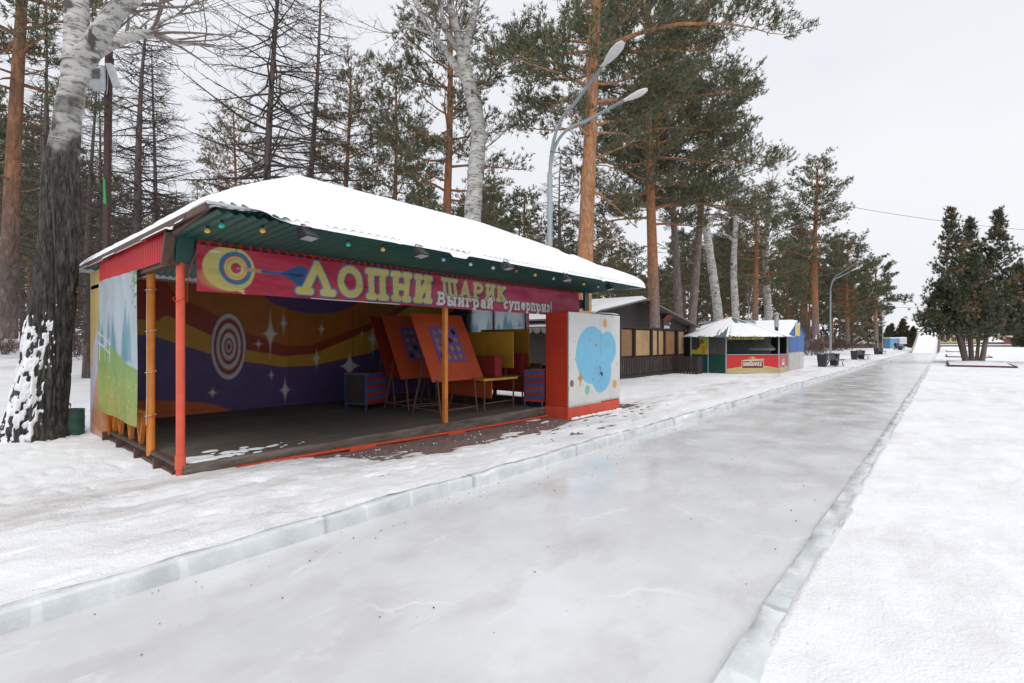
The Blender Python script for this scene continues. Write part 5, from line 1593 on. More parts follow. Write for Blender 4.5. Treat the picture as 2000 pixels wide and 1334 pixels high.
g = thing('low_wall', 'low grey wall crossing the far snow behind the thuja', 'wall', (x, y, -.1), YAW * .15)
MB().box(-12, 60, 0, .4, 0, .75).build('wall', paint('far_grey_wall', (0.26, 0.27, 0.29)), g)
MB().box(-12, 60, -.05, .45, .75, 1.0).build('snow_cover', M_ROOFSNOW, g)
x, y = at(1700, 135)
g = thing('brown_wall', 'long low brown wall behind the far benches', 'wall', (x, y, -.1), YAW)
MB().box(-12, 6.5, 0, .4, 0, 1.15).build('wall', paint('far_brown_wall', (0.13, 0.07, 0.06), scale=.6), g)
MB().box(-12, 6.5, -.05, .45, 1.15, 1.28).build('coping', paint('far_brown_coping', (0.2, 0.15, 0.14)), g)
x, y = at(1752, 125)
g = thing('blue_booth', 'small light blue booth near the far people', 'booth', (x, y, -.1), YAW)
MB().box(-1.7, 1.6, 0, 2, 0, 2.6).build('wall', paint('booth_blue', (0.12, 0.36, 0.62), (0.2, 0.45, 0.7), 1.5), g)
MB().box(-1.9, 2.0, -.25, 2.2, 2.6, 2.85).build('roof', M_ROOFSNOW, g)
MB().box(.5, 2.3, -.2, -.05, 1.2, 2.9).build('sign_board', paint('booth_white', (0.6, 0.62, 0.66)), g)
x, y = at(1798, 330)
gable_building('white_house', 'distant white house with a snowy roof left of the slide', 'house', x, y, 26, 14, 9, paint('house_white', (0.52, 0.5, 0.46)), 0.0, None, 5, False, 7)
x, y = at(1690, 190)
gable_building('grey_shed', 'distant pale building behind the far trees', 'building', x, y, 26, 8, 4, paint('shed_pale', (0.42, 0.40, 0.38)), YAW, None, 6, False, 2.5)

# two tiny people by the blue booth
def person(x, y, z, jacket, trousers, lab, rz, hgt_=1.7):
    me = bpy.data.meshes.new('body')
    s = hgt_ / 1.75
    J = [(0, 0, .95), (0, 0, 1.15), (0, .01, 1.42), (0, .02, 1.52), (0, .03, 1.62), (0, .02, 1.73), (.20, 0, 1.40), (.27, .05, 1.14), (.25, .16, .92), (-.20, 0, 1.40), (-.27, .02, 1.14), (-.27, .10, .90), (.10, 0, .90), (.12, .06, .50), (.12, -.02, .07), (.12, .12, .03), (-.10, 0, .90), (-.13, -.04, .50), (-.13, -.12, .09), (-.13, 0, .03)]
    E_ = [(0, 1), (1, 2), (2, 3), (3, 4), (4, 5), (2, 6), (6, 7), (7, 8), (2, 9), (9, 10), (10, 11), (0, 12), (12, 13), (13, 14), (14, 15), (0, 16), (16, 17), (17, 18), (18, 19)]
    R_ = [.16, .165, .17, .07, .105, .085, .085, .07, .055, .085, .07, .055, .11, .085, .06, .05, .11, .085, .06, .05]
    me.from_pydata([(a * s, b_ * s, c_ * s) for a, b_, c_ in J], E_, [])
    o = bpy.data.objects.new('person', me)
    col.objects.link(o)
    sk = o.modifiers.new('skin', 'SKIN')
    for q, r_ in zip(me.skin_vertices[0].data, R_):
        q.radius = (r_ * s, r_ * s)
    me.skin_vertices[0].data[0].use_root = True
    o.modifiers.new('sub', 'SUBSURF').levels = 1
    o.modifiers['sub'].render_levels = 1
    m_, nt_, bs_ = new_mat('person_clothes')
    tc = nt_.nodes.new('ShaderNodeTexCoord')
    sp = nt_.nodes.new('ShaderNodeSeparateXYZ')
    nt_.links.new(tc.outputs['Object'], sp.inputs[0])
    mp = N(nt_, 'ShaderNodeMapRange')
    mp.inputs[2].default_value = 1.8
    nt_.links.new(sp.outputs['Z'], mp.inputs[0])
    mp.inputs[1].default_value = 0
    mp.inputs[2].default_value = 1.75 * s
    r_ = nt_.nodes.new('ShaderNodeValToRGB')
    r_.color_ramp.interpolation = 'CONSTANT'
    el = r_.color_ramp.elements
    el[0].position, el[0].color = 0, (*trousers, 1)
    el[1].position, el[1].color = .5, (*jacket, 1)
    e2 = el.new(.87)
    e2.color = (.45, .28, .2, 1)
    e3 = el.new(.94)
    e3.color = (.05, .04, .04, 1)
    nt_.links.new(mp.outputs[0], r_.inputs['Fac'])
    nt_.links.new(r_.outputs['Color'], bs_.inputs['Base Color'])
    bs_.inputs['Roughness'].default_value = .8
    me.materials.append(m_)
    at_loc(o, x, y, z, rz)
    tag(o, lab, 'person')
x, y = at(1753, 104)
person(x, y, -.06, (0.62, 0.05, 0.02), (0.03, 0.03, 0.05), 'person in a bright orange-red jacket near the blue booth', .4)
x, y = at(1748.5, 103)
person(x, y, -.06, (0.03, 0.03, 0.06), (0.03, 0.03, 0.04), 'person in dark clothes beside the orange jacket', -.6, 1.65)
x, y = at(1745.6, 101)
person(x, y, -.06, (0.6, 0.55, 0.1), (0.45, 0.42, 0.1), 'small child in yellow beside the two adults', 1.2, 1.05)

# overhead cables
def cable(name, pts, r, lab):
    tag(MB().tube(pts, r, 4).build(name, BLACKM), lab, 'cable')
def hang(p, q, sag, n=14):
    p, q = np.array(p), np.array(q)
    return [tuple(p + (q - p) * t - np.array((0, 0, sag * 4 * t * (1 - t)))) for t in np.linspace(0, 1, n)]
a, b_ = at(1640, 60), at(2040, 60)
cable('overhead_cable', hang((*a, hgt(400, 60)), (*b_, hgt(452, 60)), .35), .022, 'thin black cable crossing the sky above the thuja')
a, b_ = at(1722, 100), at(1822, 130)
cable('overhead_cable', hang((*a, hgt(600, 100)), (*b_, hgt(601, 130)), .05), .025, 'lower faint cable from the distant lamp post towards the slide')
a, b_ = at(1075, 13.7), at(1138, 15.6)
cable('overhead_cable', hang((*a, hgt(296, 13.7)), (*b_, hgt(302, 15.6)), .02), .012, 'short black cable between the tall lamp and the big pine')

# ================================================================== TREES
def bark_mat(name, low, high, z0, z1, vs=7.0, low2=None, high2=None, bm=0.7, sz=0.35):
    m, nt, bs = new_mat(name)
    v = coords(nt, (1, 1, sz))
    vo = N(nt, 'ShaderNodeTexVoronoi', Scale=vs)
    dn = N(nt, 'ShaderNodeTexNoise', Scale=vs * .6, Detail=4)
    nt.links.new(v, dn.inputs['Vector'])
    mx = nt.nodes.new('ShaderNodeVectorMath')
    mx.operation = 'MULTIPLY_ADD'
    nt.links.new(dn.outputs['Color'], mx.inputs[0])
    mx.inputs[1].default_value = (.25, .25, .25)
    nt.links.new(v, mx.inputs[2])
    nt.links.new(mx.outputs[0], vo.inputs['Vector'])
    cell = N(nt, 'ShaderNodeSeparateColor')
    nt.links.new(vo.outputs['Color'], cell.inputs[0])
    edge = ramp(nt, vo.outputs['Distance'], .35, .8)
    lo_ = mixc(nt, cell.outputs[0], low, low2 or tuple(x * .6 for x in low))
    hi_ = mixc(nt, cell.outputs[0], high, high2 or tuple(x * .7 for x in high))
    tc = nt.nodes.new('ShaderNodeTexCoord')
    sp = nt.nodes.new('ShaderNodeSeparateXYZ')
    nt.links.new(tc.outputs['Object'], sp.inputs[0])
    ns = N(nt, 'ShaderNodeTexNoise', Scale=1.6, Detail=5)
    nt.links.new(tc.outputs['Object'], ns.inputs['Vector'])
    ad = nt.nodes.new('ShaderNodeMath')
    ad.operation = 'MULTIPLY_ADD'
    nt.links.new(ns.outputs['Fac'], ad.inputs[0])
    ad.inputs[1].default_value = 3.0
    nt.links.new(sp.outputs['Z'], ad.inputs[2])
    mr = N(nt, 'ShaderNodeMapRange')
    mr.inputs[1].default_value = z0 + 1.5
    mr.inputs[2].default_value = z1 + 1.5
    nt.links.new(ad.outputs[0], mr.inputs[0])
    c = mixc(nt, mr.outputs[0], lo_, hi_)
    c = mixc(nt, mixc(nt, 1.0, edge, (.5, .5, .5), 'MULTIPLY'), c, tuple(x * .4 for x in low))
    nt.links.new(c, bs.inputs['Base Color'])
    bs.inputs['Roughness'].default_value = .85
    bs.inputs['Specular IOR Level'].default_value = .2
    inv = nt.nodes.new('ShaderNodeInvert')
    nt.links.new(edge, inv.inputs['Color'])
    bump(nt, bs, inv.outputs['Color'], bm, .03)
    return m
M_PINE = bark_mat('pine_bark', (.25, .205, .19), (.45, .19, .078), 3.0, 5.4, 11, low2=(.17, .138, .125), high2=(.34, .165, .09), sz=.45)
M_PINE_LOW = bark_mat('pine_bark_orange', (.44, .21, .10), (.56, .245, .10), .5, 2.4, 11, high2=(.42, .28, .20), sz=.45)
M_PINE_GREY = bark_mat('grey_pine_bark', (.25, .205, .185), (.40, .255, .165), 7.0, 9.5, 11, low2=(.17, .135, .12), high2=(.31, .21, .15), sz=.45)
M_PINE_WOOD = bark_mat('forest_pine_bark', (.16, .125, .11), (.29, .145, .08), 3.0, 5.4, 11, sz=.45)
M_LARCH = bark_mat('larch_bark', (.17, .14, .13), (.16, .13, .12), 3, 8, 9)
M_THUJA_BARK = bark_mat('thuja_bark', (.24, .19, .165), (.2, .15, .13), 1, 4, 5, sz=.12)
def poplar_mat(name, z0, z1, base_dark=True):
    m, nt, bs = new_mat(name)
    tc = nt.nodes.new('ShaderNodeTexCoord')
    sp = nt.nodes.new('ShaderNodeSeparateXYZ')
    nt.links.new(tc.outputs['Object'], sp.inputs[0])
    v = coords(nt, (1, 1, 4.5))
    marks = ramp(nt, noise(nt, v, 3.8, 6, .75), .51, .57)
    pits = ramp(nt, noise(nt, coords(nt, (1, 1, .8)), 2.6, 4, .6), .58, .64)
    c = mixc(nt, ramp(nt, noise(nt, v, 1.2, 4), .35, .65), (.54, .53, .50), (.36, .35, .33))
    c = mixc(nt, mixc(nt, 1.0, marks, (.8, .8, .8), 'MULTIPLY'), c, (.10, .09, .08))
    c = mixc(nt, pits, c, (.07, .06, .055))
    fv = coords(nt, (1, 1, .2))
    furrow = noise(nt, fv, 26, 5, .65)
    dk = mixc(nt, ramp(nt, furrow, .40, .62), (.014, .013, .012), (.085, .076, .068))
    ns = N(nt, 'ShaderNodeTexNoise', Scale=2.2, Detail=7)
    nt.links.new(tc.outputs['Object'], ns.inputs['Vector'])
    ad = nt.nodes.new('ShaderNodeMath')
    ad.operation = 'MULTIPLY_ADD'
    nt.links.new(ns.outputs['Fac'], ad.inputs[0])
    ad.inputs[1].default_value = 4.2
    nt.links.new(sp.outputs['Z'], ad.inputs[2])
    mr = N(nt, 'ShaderNodeMapRange')
    mr.inputs[1].default_value = z0 + 2.1
    mr.inputs[2].default_value = z0 + 2.1 + (z1 - z0) * .25
    nt.links.new(ad.outputs[0], mr.inputs[0])
    nt.links.new(mixc(nt, mr.outputs[0], dk, c), bs.inputs['Base Color'])
    bs.inputs['Roughness'].default_value = .8
    bump(nt, bs, furrow, .5, .03)
    return m
M_POPLAR = poplar_mat('poplar_bark', 0.6, 2.4)
M_POPLAR_OLD = poplar_mat('old_poplar_bark', 4.7, 8.7)
M_TWIG = paint('grey_twig', (.20, .17, .15), (.13, .11, .10), 4, .8, bmp=0)
def needle_mat(name):
    m, nt, bs = new_mat(name)
    a = N(nt, 'ShaderNodeAttribute', attribute_name='Col')
    nt.links.new(a.outputs['Color'], bs.inputs['Base Color'])
    bs.inputs['Roughness'].default_value = .6
    bs.inputs['Specular IOR Level'].default_value = .3
    return m
M_NEEDLE = needle_mat('pine_needles')

class Wood:
    def __init__(self):
        self.v, self.f, self.n = [], [], 0
    def tube(self, pts, rad, k):
        v, f = tube_arrays(np.asarray(pts, float), np.asarray(rad, float), k)
        self.v.append(v)
        self.f.append(f + self.n)
        self.n += len(v)
    def mesh(self, name):
        return fast_mesh(name, np.vstack(self.v), np.vstack(self.f), 4, smooth=True)
def unit(v):
    v = np.asarray(v, float)
    return v / (np.linalg.norm(v, axis=-1, keepdims=True) + 1e-9)
def path(rs, p, az, el, L, n, bend, wob):
    """a limb: starts at p towards azimuth az and elevation el, bending up by bend over its length"""
    pts = [np.array(p, float)]
    a, e = az, el
    for i in range(n):
        a += rs.normal(0, wob)
        e += bend / n + rs.normal(0, wob * .7)
        pts.append(pts[-1] + np.array((math.cos(a) * math.cos(e), math.sin(a) * math.cos(e), math.sin(e))) * L / n)
    return np.array(pts)
def samp(pts, s):
    i = min(int(s * (len(pts) - 1)), len(pts) - 2)
    t = s * (len(pts) - 1) - i
    return pts[i] * (1 - t) + pts[i + 1] * t, unit(pts[i + 1] - pts[i])
def needles(rs, P_, D_, n, ln, w, cols):
    """tufts of needle blades: n thin triangles per tuft"""
    N_ = len(P_)
    d = np.repeat(D_, n, 0) * .75 + rs.normal(0, .62, (N_ * n, 3)) + np.array((0, 0, .18))
    d = unit(d)
    b = np.repeat(P_, n, 0) + np.repeat(D_, n, 0) * rs.uniform(-.05, .07, (N_ * n, 1)) + rs.normal(0, .012, (N_ * n, 3))
    s = unit(np.cross(d, rs.normal(0, 1, (N_ * n, 3)))) * w / 2
    l = ln * rs.uniform(.7, 1.25, (N_ * n, 1))
    V = np.stack([b - s, b + s, b + d * l], 1).reshape(-1, 3)
    F = np.arange(N_ * n * 3).reshape(-1, 3)
    C = np.repeat(np.repeat(cols, n, 0) * rs.uniform(.8, 1.2, (N_ * n, 1)), 3, 0)
    return V, F, C
PINE_COLS = np.array([(.112, .128, .070), (.094, .112, .064), (.138, .145, .082), (.076, .092, .055), (.155, .14, .078)])
def grow_pine(seed, H, r0, cb, cr, nb=42, lean=(0, 0), limbs=(), dens=1.0, blade=(.15, .027, 10), wig=.12, cols=PINE_COLS, stubs=8, trunks=None, flat=.6, k=12, profile=None):
    rs = np.random.default_rng(seed)
    W = Wood()
    TR = []
    tp, td = [], []
    specs = trunks or [((0, 0), lean, H, r0)]
    for (bx, by), ln_, H_, r_ in specs:
        n = 16
        zs = np.linspace(-.15, H_, n)
        ph = rs.uniform(0, 6)
        t = zs / H_
        tr = np.stack([bx + ln_[0] * t ** 1.3 + wig * np.sin(t * 5 + ph) * t, by + ln_[1] * t ** 1.3 + wig * np.cos(t * 4 + ph) * t, zs], -1)
        rad = r_ * (1 - .80 * t ** 1.15) * (1 + .35 * np.exp(-np.clip(zs, 0, 9) / .25))
        T1 = Wood()
        T1.tube(tr, rad, k)
        TR.append(('trunk', T1.mesh('trunk'), 'bark'))
        bl = list(limbs) if ln_ is specs[0][1] else []
        for i in range(nb):
            q = (i + rs.uniform(0, 1)) / nb
            zt = cb + (H_ - cb) * q ** .9
            pf = profile(q) if profile else (.55 + .45 * math.sin(min(1, q * 1.35) * math.pi * .62 + .35)) * (1 - .55 * q ** 3)
            bl.append((zt, i * 2.4 + rs.normal(0, .35), cr * pf * rs.uniform(.65, 1.12), -.12 + .75 * q + rs.normal(0, .14), rs.uniform(.1, .5)))
        for i in range(stubs):
            zt = rs.uniform(cb * .45, cb)
            p, _ = samp(tr, zt / H_)
            L = rs.uniform(.4, cr * .5)
            pts = path(rs, p, rs.uniform(0, 6.28), rs.uniform(-.3, .2), L, 4, -.1, .15)
            W.tube(pts, np.linspace(.03, .006, 5), 4)
        nl = len(bl) - nb
        for bi, (zt, az, L, el, bend) in enumerate(bl):
            p, _ = samp(tr, min(.995, max(0, zt / H_)))
            n = 8
            pts = path(rs, p, az, el, L, n, bend, .13)
            rb = min(r_ * .42, .012 + .018 * L) * (1 - .5 * zt / H_) + .008
            W.tube(pts, np.linspace(rb, .010, n + 1), 6)
            m = max(4, int(L * (5.2 if bi < nl else 3.0) * dens))
            for j in range(m):
                s = .22 + .78 * (j + rs.uniform(0, 1)) / m
                q, dv = samp(pts, min(s, .999))
                a2 = math.atan2(dv[1], dv[0]) + (1 if j % 2 else -1) * rs.uniform(.4, 1.15)
                l2 = L * (.16 + .34 * (1 - s) * 1.3) * rs.uniform(.6, 1.2) + .18
                l2 = min(l2, 1.5)
                sub = path(rs, q, a2, rs.normal(.18, .25), l2, 3, .5, .2)
                W.tube(sub, np.linspace(.014, .004, 4), 3)
                nt_ = max(4, int(l2 * 21 * dens))
                ss = rs.uniform(.25, 1.02, nt_)
                idx = np.clip((ss * 3).astype(int), 0, 2)
                fr = ss * 3 - idx
                base = sub[idx] * (1 - fr)[:, None] + sub[np.clip(idx + 1, 0, 3)] * fr[:, None]
                dv2 = unit(sub[-1] - sub[0])
                off = rs.normal(0, .14, (nt_, 3)) * np.array((1, 1, flat))
                tp.append(base + off)
                td.append(unit(dv2 * .7 + off * 3 + np.array((0, 0, .35))))
    tp, td = np.vstack(tp), np.vstack(td)
    cl = cols[rs.integers(0, len(cols), len(tp))] * rs.uniform(.8, 1.2, (len(tp), 1))
    V, F, C = needles(rs, tp, td, blade[2], blade[0], blade[1], cl)
    return TR + [('branches', W.mesh('branches'), 'bark'), ('crown', fast_mesh('crown', V, F, 3, C), 'leaf')]
def make_tree(name, lab, cat, meshes, mats, x, y, z=-.07, rz=0.0, s=1.0, group=None):
    g = thing(name, lab, cat, (x, y, z), rz, group)
    g.scale = (s, s, s)
    for nm, me, mk in meshes:
        o = link(nm, me, mats[0] if mk == 'bark' else mats[1], g)
        if nm in ('crown', 'branches', 'twigs'):
            o['kind'] = 'stuff'
    return g
def pine_at(u, d, lab, mat=M_PINE, group=None, name='pine_tree', z=-.07, **kw):
    x, y = at(u, d)
    return make_tree(name, lab, 'pine tree', grow_pine(**kw), (mat, M_NEEDLE), x, y, z, group=group)
IR = IMG_RIGHT
def img(dx):        # lean of dx metres towards the picture's right
    return (dx * CY, dx * SY)

# --- named pines
pine_at(1133, 15.9, 'big orange-barked pine rising beside the tall lamp', M_PINE_LOW, seed=11, H=17.5, r0=.30, cb=7.4, cr=3.3, nb=38, lean=img(.9), wig=.06, dens=1.05,
        limbs=[(9.3, IR + .05, 3.6, .22, -.25), (8.3, IR + .25, 2.2, .35, -.3), (11.0, IR - .1, 5.2, .35, -.45), (11.2, IR + .5, 4.5, .3, -.3), (10.9, IR + math.pi, 3.4, .25, -.8), (10.3, IR + math.pi + .3, 3.2, .2, -.5), (9.6, IR + math.pi - .5, 2.8, .0, -.4), (6.6, IR - .1, 2.0, -.5, -.2)], stubs=5)
pine_at(1278, 23.7, 'pine with grey lower trunk standing before the brown cafe', seed=12, H=18.5, r0=.30, cb=7.8, cr=4.6, nb=64, lean=img(-.35), wig=.1, dens=1.0,
        limbs=[(7.6, IR + math.pi, 3.4, -.05, -.2), (7.3, IR + .2, 3.2, .25, -.2), (8.0, IR - .3, 4.2, .2, -.3)], stubs=12)
pine_at(1338, 28.2, 'twin-stemmed pine growing out of the dark slatted planter', M_PINE_GREY, seed=13, H=16.5, r0=.28, cb=8.6, cr=4.2, nb=42, dens=1.0,
        trunks=[((-.22 * CY, -.22 * SY), img(-1.1), 16.0, .27), ((.22 * CY, .22 * SY), img(1.6), 16.8, .27)], stubs=10, wig=.1)
pine_at(862, 20.5, 'tall reddish pine standing left of the white poplar', seed=14, H=16.8, r0=.24, cb=5.6, cr=3.0, nb=46, lean=img(.5), dens=.95)
pine_at(762, 26, 'slim dark pine, shorter, left of the tall reddish one', seed=15, H=15.2, r0=.20, cb=6.2, cr=3.0, nb=44, lean=img(.3), dens=.95)
BROWNISH = np.array([(.15, .148, .075), (.185, .148, .08), (.13, .138, .072), (.21, .15, .085)])
pine_at(664, 28, 'brownish-crowned pine behind the stall ridge', seed=16, H=17.0, r0=.22, cb=6.8, cr=3.0, nb=46, lean=img(.5), dens=.95, cols=BROWNISH)
pine_at(460, 34, 'lower spreading pine between the two bare larches', seed=17, H=17.2, r0=.2, cb=6.5, cr=3.2, nb=40, dens=.85, cols=BROWNISH, blade=(.19, .034, 7))
pine_at(12, 10.9, 'pine with orange upper trunk at the left picture edge', M_PINE_WOOD, seed=18, H=13.5, r0=.185, cb=7.6, cr=2.4, nb=30, lean=img(.55), wig=.05, dens=.95, z=0, stubs=14,
        limbs=[(7.3, IR + .9, 1.9, .1, .0), (8.2, IR + 2.6, 2.4, .0, -.2)])
pine_at(1593, 46.5, 'tall pine with straight reddish trunk behind the nearest bench', seed=19, H=18.0, r0=.34, cb=7.6, cr=3.9, nb=48, dens=.8, blade=(.22, .045, 7), wig=.15)
pine_at(1711, 84, 'distant pine leaning its flat crown over the far lamp posts', seed=20, H=15.2, r0=.34, cb=6.0, cr=4.2, nb=36, dens=.62, blade=(.32, .075, 7), limbs=[(8.2, IR, 5.2, .2, -.2), (9.6, IR + .2, 4.5, .2, -.1)])
pine_at(1475, 40, 'dense pine crown behind the blue hut', seed=21, H=13.8, r0=.28, cb=5.5, cr=3.8, nb=44, dens=.8, blade=(.21, .04, 7))
pine_at(1655, 66, 'dense pine behind the second street lamp', seed=22, H=14.2, r0=.3, cb=4.6, cr=5.2, nb=46, dens=.66, blade=(.28, .06, 7))

# --- larches: bare, many fine drooping branches
def grow_larch(seed, H, r0, cr, cb=1.5, nb=75, more=1.5, lean=(0, 0), k=10, wig=.08, fine=1.0):
    rs = np.random.default_rng(seed)
    nb = int(nb * more)
    W, T = Wood(), Wood()
    n = 14
    zs = np.linspace(-.15, H, n)
    t = zs / H
    ph = rs.uniform(0, 6)
    tr = np.stack([lean[0] * t + wig * np.sin(t * 6 + ph), lean[1] * t + wig * np.cos(t * 5 + ph), zs], -1)
    W.tube(tr, r0 * (1 - .88 * t) * (1 + .3 * np.exp(-np.clip(zs, 0, 9) / .3)), k)
    for i in range(nb):
        q = (i + rs.uniform(0, 1)) / nb
        zt = cb + (H - cb) * q
        L = cr * (1 - .82 * q) * rs.uniform(.45, 1.1)
        p, _ = samp(tr, min(.99, zt / H))
        az = i * 2.4 + rs.normal(0, .5)
        pts = path(rs, p, az, rs.normal(-.12, .16) + .2 * q, L, 7, rs.uniform(-.1, .55), .10)
        T.tube(pts, np.linspace(.010 + .012 * L, .005, 8), 4)
        for j in range(int((6 + L * 9) * fine)):
            s = rs.uniform(.15, 1)
            q2, dv = samp(pts, min(s, .99))
            a2 = math.atan2(dv[1], dv[0]) + rs.choice((-1, 1)) * rs.uniform(.3, 1.0)
            sub = path(rs, q2, a2, rs.normal(-.25, .35), rs.uniform(.25, .8) * (1.1 - .6 * s), 3, .2, .25)
            T.tube(sub, np.linspace(.009, .0045, 4), 3)
    return [('trunk', W.mesh('trunk'), 'bark'), ('branches', T.mesh('branches'), 'leaf')]
def larch_at(u, d, lab, z=-.05, group=None, **kw):
    x, y = at(u, d)
    return make_tree('larch_tree', lab, 'larch tree', grow_larch(**kw), (M_LARCH, M_TWIG_D), x, y, z, group=group)
M_TWIG_D = paint('dark_twig', (.105, .08, .07), (.07, .055, .05), 4, .85, bmp=0)
larch_at(246, 17, 'bare dark larch behind the brown floodlight pole', seed=31, H=12.4, r0=.22, cr=3.6, cb=1.6, nb=120, lean=img(.75))
larch_at(508, 20, 'tall bare larch whose trunk rises behind the stall roof corner', seed=32, H=19, r0=.23, cr=5.2, cb=5.5, nb=105, lean=img(.85), fine=.9)
larch_at(590, 24.5, 'second bare larch right of the tall one', seed=33, H=20.5, r0=.22, cr=4.2, cb=6, nb=105, lean=img(.9), fine=.9)
larch_at(1095, 31, 'small bare larch in the gap behind the tall lamp', seed=34, H=13.2, r0=.17, cr=3.4, cb=4, nb=60)
larch_at(85, 19, 'thin dark larch between the left pine and the snowy poplar', seed=35, H=15, r0=.14, cr=2.6, cb=2, nb=70)
larch_at(168, 22, 'thin dark larch just right of the snowy poplar', seed=36, H=14, r0=.17, cr=2.8, cb=2, nb=70, lean=img(.4))
larch_at(300, 26, 'far bare larch above the red side fascia', seed=37, H=17, r0=.18, cr=3.4, cb=5, nb=70)

# --- poplars: white forked trunks
def limb_tree(seed, limbs, k=10, twigs=10, twig_len=1.6, fine=4):
    """limbs: list of (points, radii); twigs grow from the thin ends"""
    rs = np.random.default_rng(seed)
    T = Wood()
    out = []
    for pts, rad in limbs:
        pts, rad = np.array(pts, float), np.array(rad, float)
        n = max(8, len(pts) * 5)
        tt = np.linspace(0, len(pts) - 1, n)
        i = np.clip(tt.astype(int), 0, len(pts) - 2)
        f = (tt - i)[:, None]
        p0, p1, p2, p3 = pts[np.clip(i - 1, 0, None)], pts[i], pts[i + 1], pts[np.clip(i + 2, None, len(pts) - 1)]
        P_ = .5 * ((2 * p1) + (-p0 + p2) * f + (2 * p0 - 5 * p1 + 4 * p2 - p3) * f ** 2 + (-p0 + 3 * p1 - 3 * p2 + p3) * f ** 3)
        R_ = np.interp(tt, np.arange(len(rad)), rad)
        W = Wood()
        W.tube(P_, R_ * (1 + .04 * rs.normal(0, 1, n)), k)
        out.append(('limb' if out else 'trunk', W.mesh('limb'), 'bark'))
        thin = [q for q in range(n - 1) if R_[q] < .14]
        if not thin:
            continue
        for j in range(twigs):
            q = thin[rs.integers(0, len(thin))]
            dv = unit(P_[q + 1] - P_[q])
            az = math.atan2(dv[1], dv[0]) + rs.normal(0, 1.0)
            el = math.asin(np.clip(dv[2], -1, 1)) + rs.normal(-.1, .4)
            L = twig_len * rs.uniform(.4, 1.2)
            sub = path(rs, P_[q], az, el, L, 5, rs.uniform(-.3, .5), .16)
            T.tube(sub, np.linspace(min(.03, R_[q] * .5), .004, 6), 4)
            for _ in range(fine):
                s = rs.uniform(.2, 1)
                q2, d2 = samp(sub, min(s, .99))
                s2 = path(rs, q2, math.atan2(d2[1], d2[0]) + rs.normal(0, .8), rs.normal(.1, .5), L * .4 * rs.uniform(.4, 1.2), 3, .3, .2)
                T.tube(s2, np.linspace(.007, .003, 4), 3)
    return out + [('twigs', T.mesh('twigs'), 'leaf')]
def img_pts(u0, d, pts, z0):
    """trunk bend points given as picture columns/rows at distance d -> metres about the tree's foot (depth offset in metres third)"""
    x0, y0 = at(u0, d)
    out = []
    for u, v_, dd in pts:
        x, y = at(u, d + dd)
        out.append((x - x0, y - y0, hgt(v_, d + dd) - z0))
    return out
# big old poplar on the left, furrowed below, white above, with snow caught on its weather side
x, y = at(75, 8.2)
PT = [(62, 880, 0), (72, 800, 0), (92, 690, 0), (108, 560, 0), (117, 430, 0), (120, 330, 0), (128, 250, 0), (140, 180, 0), (152, 120, 0)]
main = img_pts(75, 8.2, PT, 0)
limbs = [(main, (.52, .42, .33, .30, .285, .27, .235, .225, .24)),
         (img_pts(75, 8.2, [(150, 130, 0), (150, 60, .1), (148, -20, .2), (140, -160, .4)], 0), (.20, .17, .165, .13)),
         (img_pts(75, 8.2, [(155, 125, 0), (190, 75, -.1), (225, 25, -.3), (262, -10, -.5), (330, -90, -.8)], 0), (.18, .16, .135, .125, .09)),
         (img_pts(75, 8.2, [(165, 120, 0), (200, 92, .2), (250, 72, .5), (300, 66, .8), (345, 82, 1.1), (420, 88, 1.5)], 0), (.12, .105, .085, .065, .04, .015)),
         (img_pts(75, 8.2, [(290, 66, .75), (310, 45, .9), (345, 30, 1.2), (400, 20, 1.6)], 0), (.05, .035, .02, .008))]
def furrow_trunk(pts, rad):
    """a dense, truly furrowed lower trunk"""
    pts, rad = np.array(pts), np.array(rad)
    n, k = 220, 150
    tt = np.linspace(0, len(pts) - 1, n)
    i = np.clip(tt.astype(int), 0, len(pts) - 2)
    f = (tt - i)[:, None]
    p0, p1, p2, p3 = pts[np.clip(i - 1, 0, None)], pts[i], pts[i + 1], pts[np.clip(i + 2, None, len(pts) - 1)]
    P_ = .5 * ((2 * p1) + (-p0 + p2) * f + (2 * p0 - 5 * p1 + 4 * p2 - p3) * f ** 2 + (-p0 + 3 * p1 - 3 * p2 + p3) * f ** 3)
    R_ = np.interp(tt, np.arange(len(rad)), rad)
    a = np.arange(k) * 2 * np.pi / k
    A, Z_ = np.meshgrid(a, P_[:, 2])
    fx = np.abs(fbm(np.cos(A) * 6.5 + 20 + Z_ * .6, np.sin(A) * 6.5 + 20 + Z_ * 2.0, 5, 3) - .5) * 2
    lump = fbm(np.cos(A) * 1.3 + 5, Z_ * 1.2 + np.sin(A), 8, 3) - .5
    rr = R_[:, None] * (1 + .26 * lump) + .06 * (np.clip(fx, 0, .3) / .3 - .6) * sstep(5.2, 4.0, Z_)
    V = np.stack([P_[:, 0][:, None] + rr * np.cos(A), P_[:, 1][:, None] + rr * np.sin(A), Z_], -1)
    ii = np.arange(n - 1)[:, None] * k
    jj = np.arange(k)[None, :]
    F = np.stack([ii + jj, ii + (jj + 1) % k, ii + k + (jj + 1) % k, ii + k + jj], -1).reshape(-1, 4)
    return V, F, A, fx
V, F, A, fx = furrow_trunk(main[:8], (.46, .36, .285, .255, .24, .22, .185, .175))
fm = fast_mesh('trunk', V.reshape(-1, 3), F, 4, smooth=True)
limbs[0] = (main[6:], (.17, .175, .20))
meshes = limb_tree(41, limbs, k=24, twigs=14, twig_len=1.5)
old = make_tree('poplar_tree', 'old poplar with furrowed dark trunk, snow on its bark and white limbs', 'poplar tree', [('limb', *meshes[0][1:])] + meshes[1:], (M_POPLAR_OLD, M_TWIG), x, y, 0.0)
lt = link('trunk', fm, M_POPLAR_OLD, old)
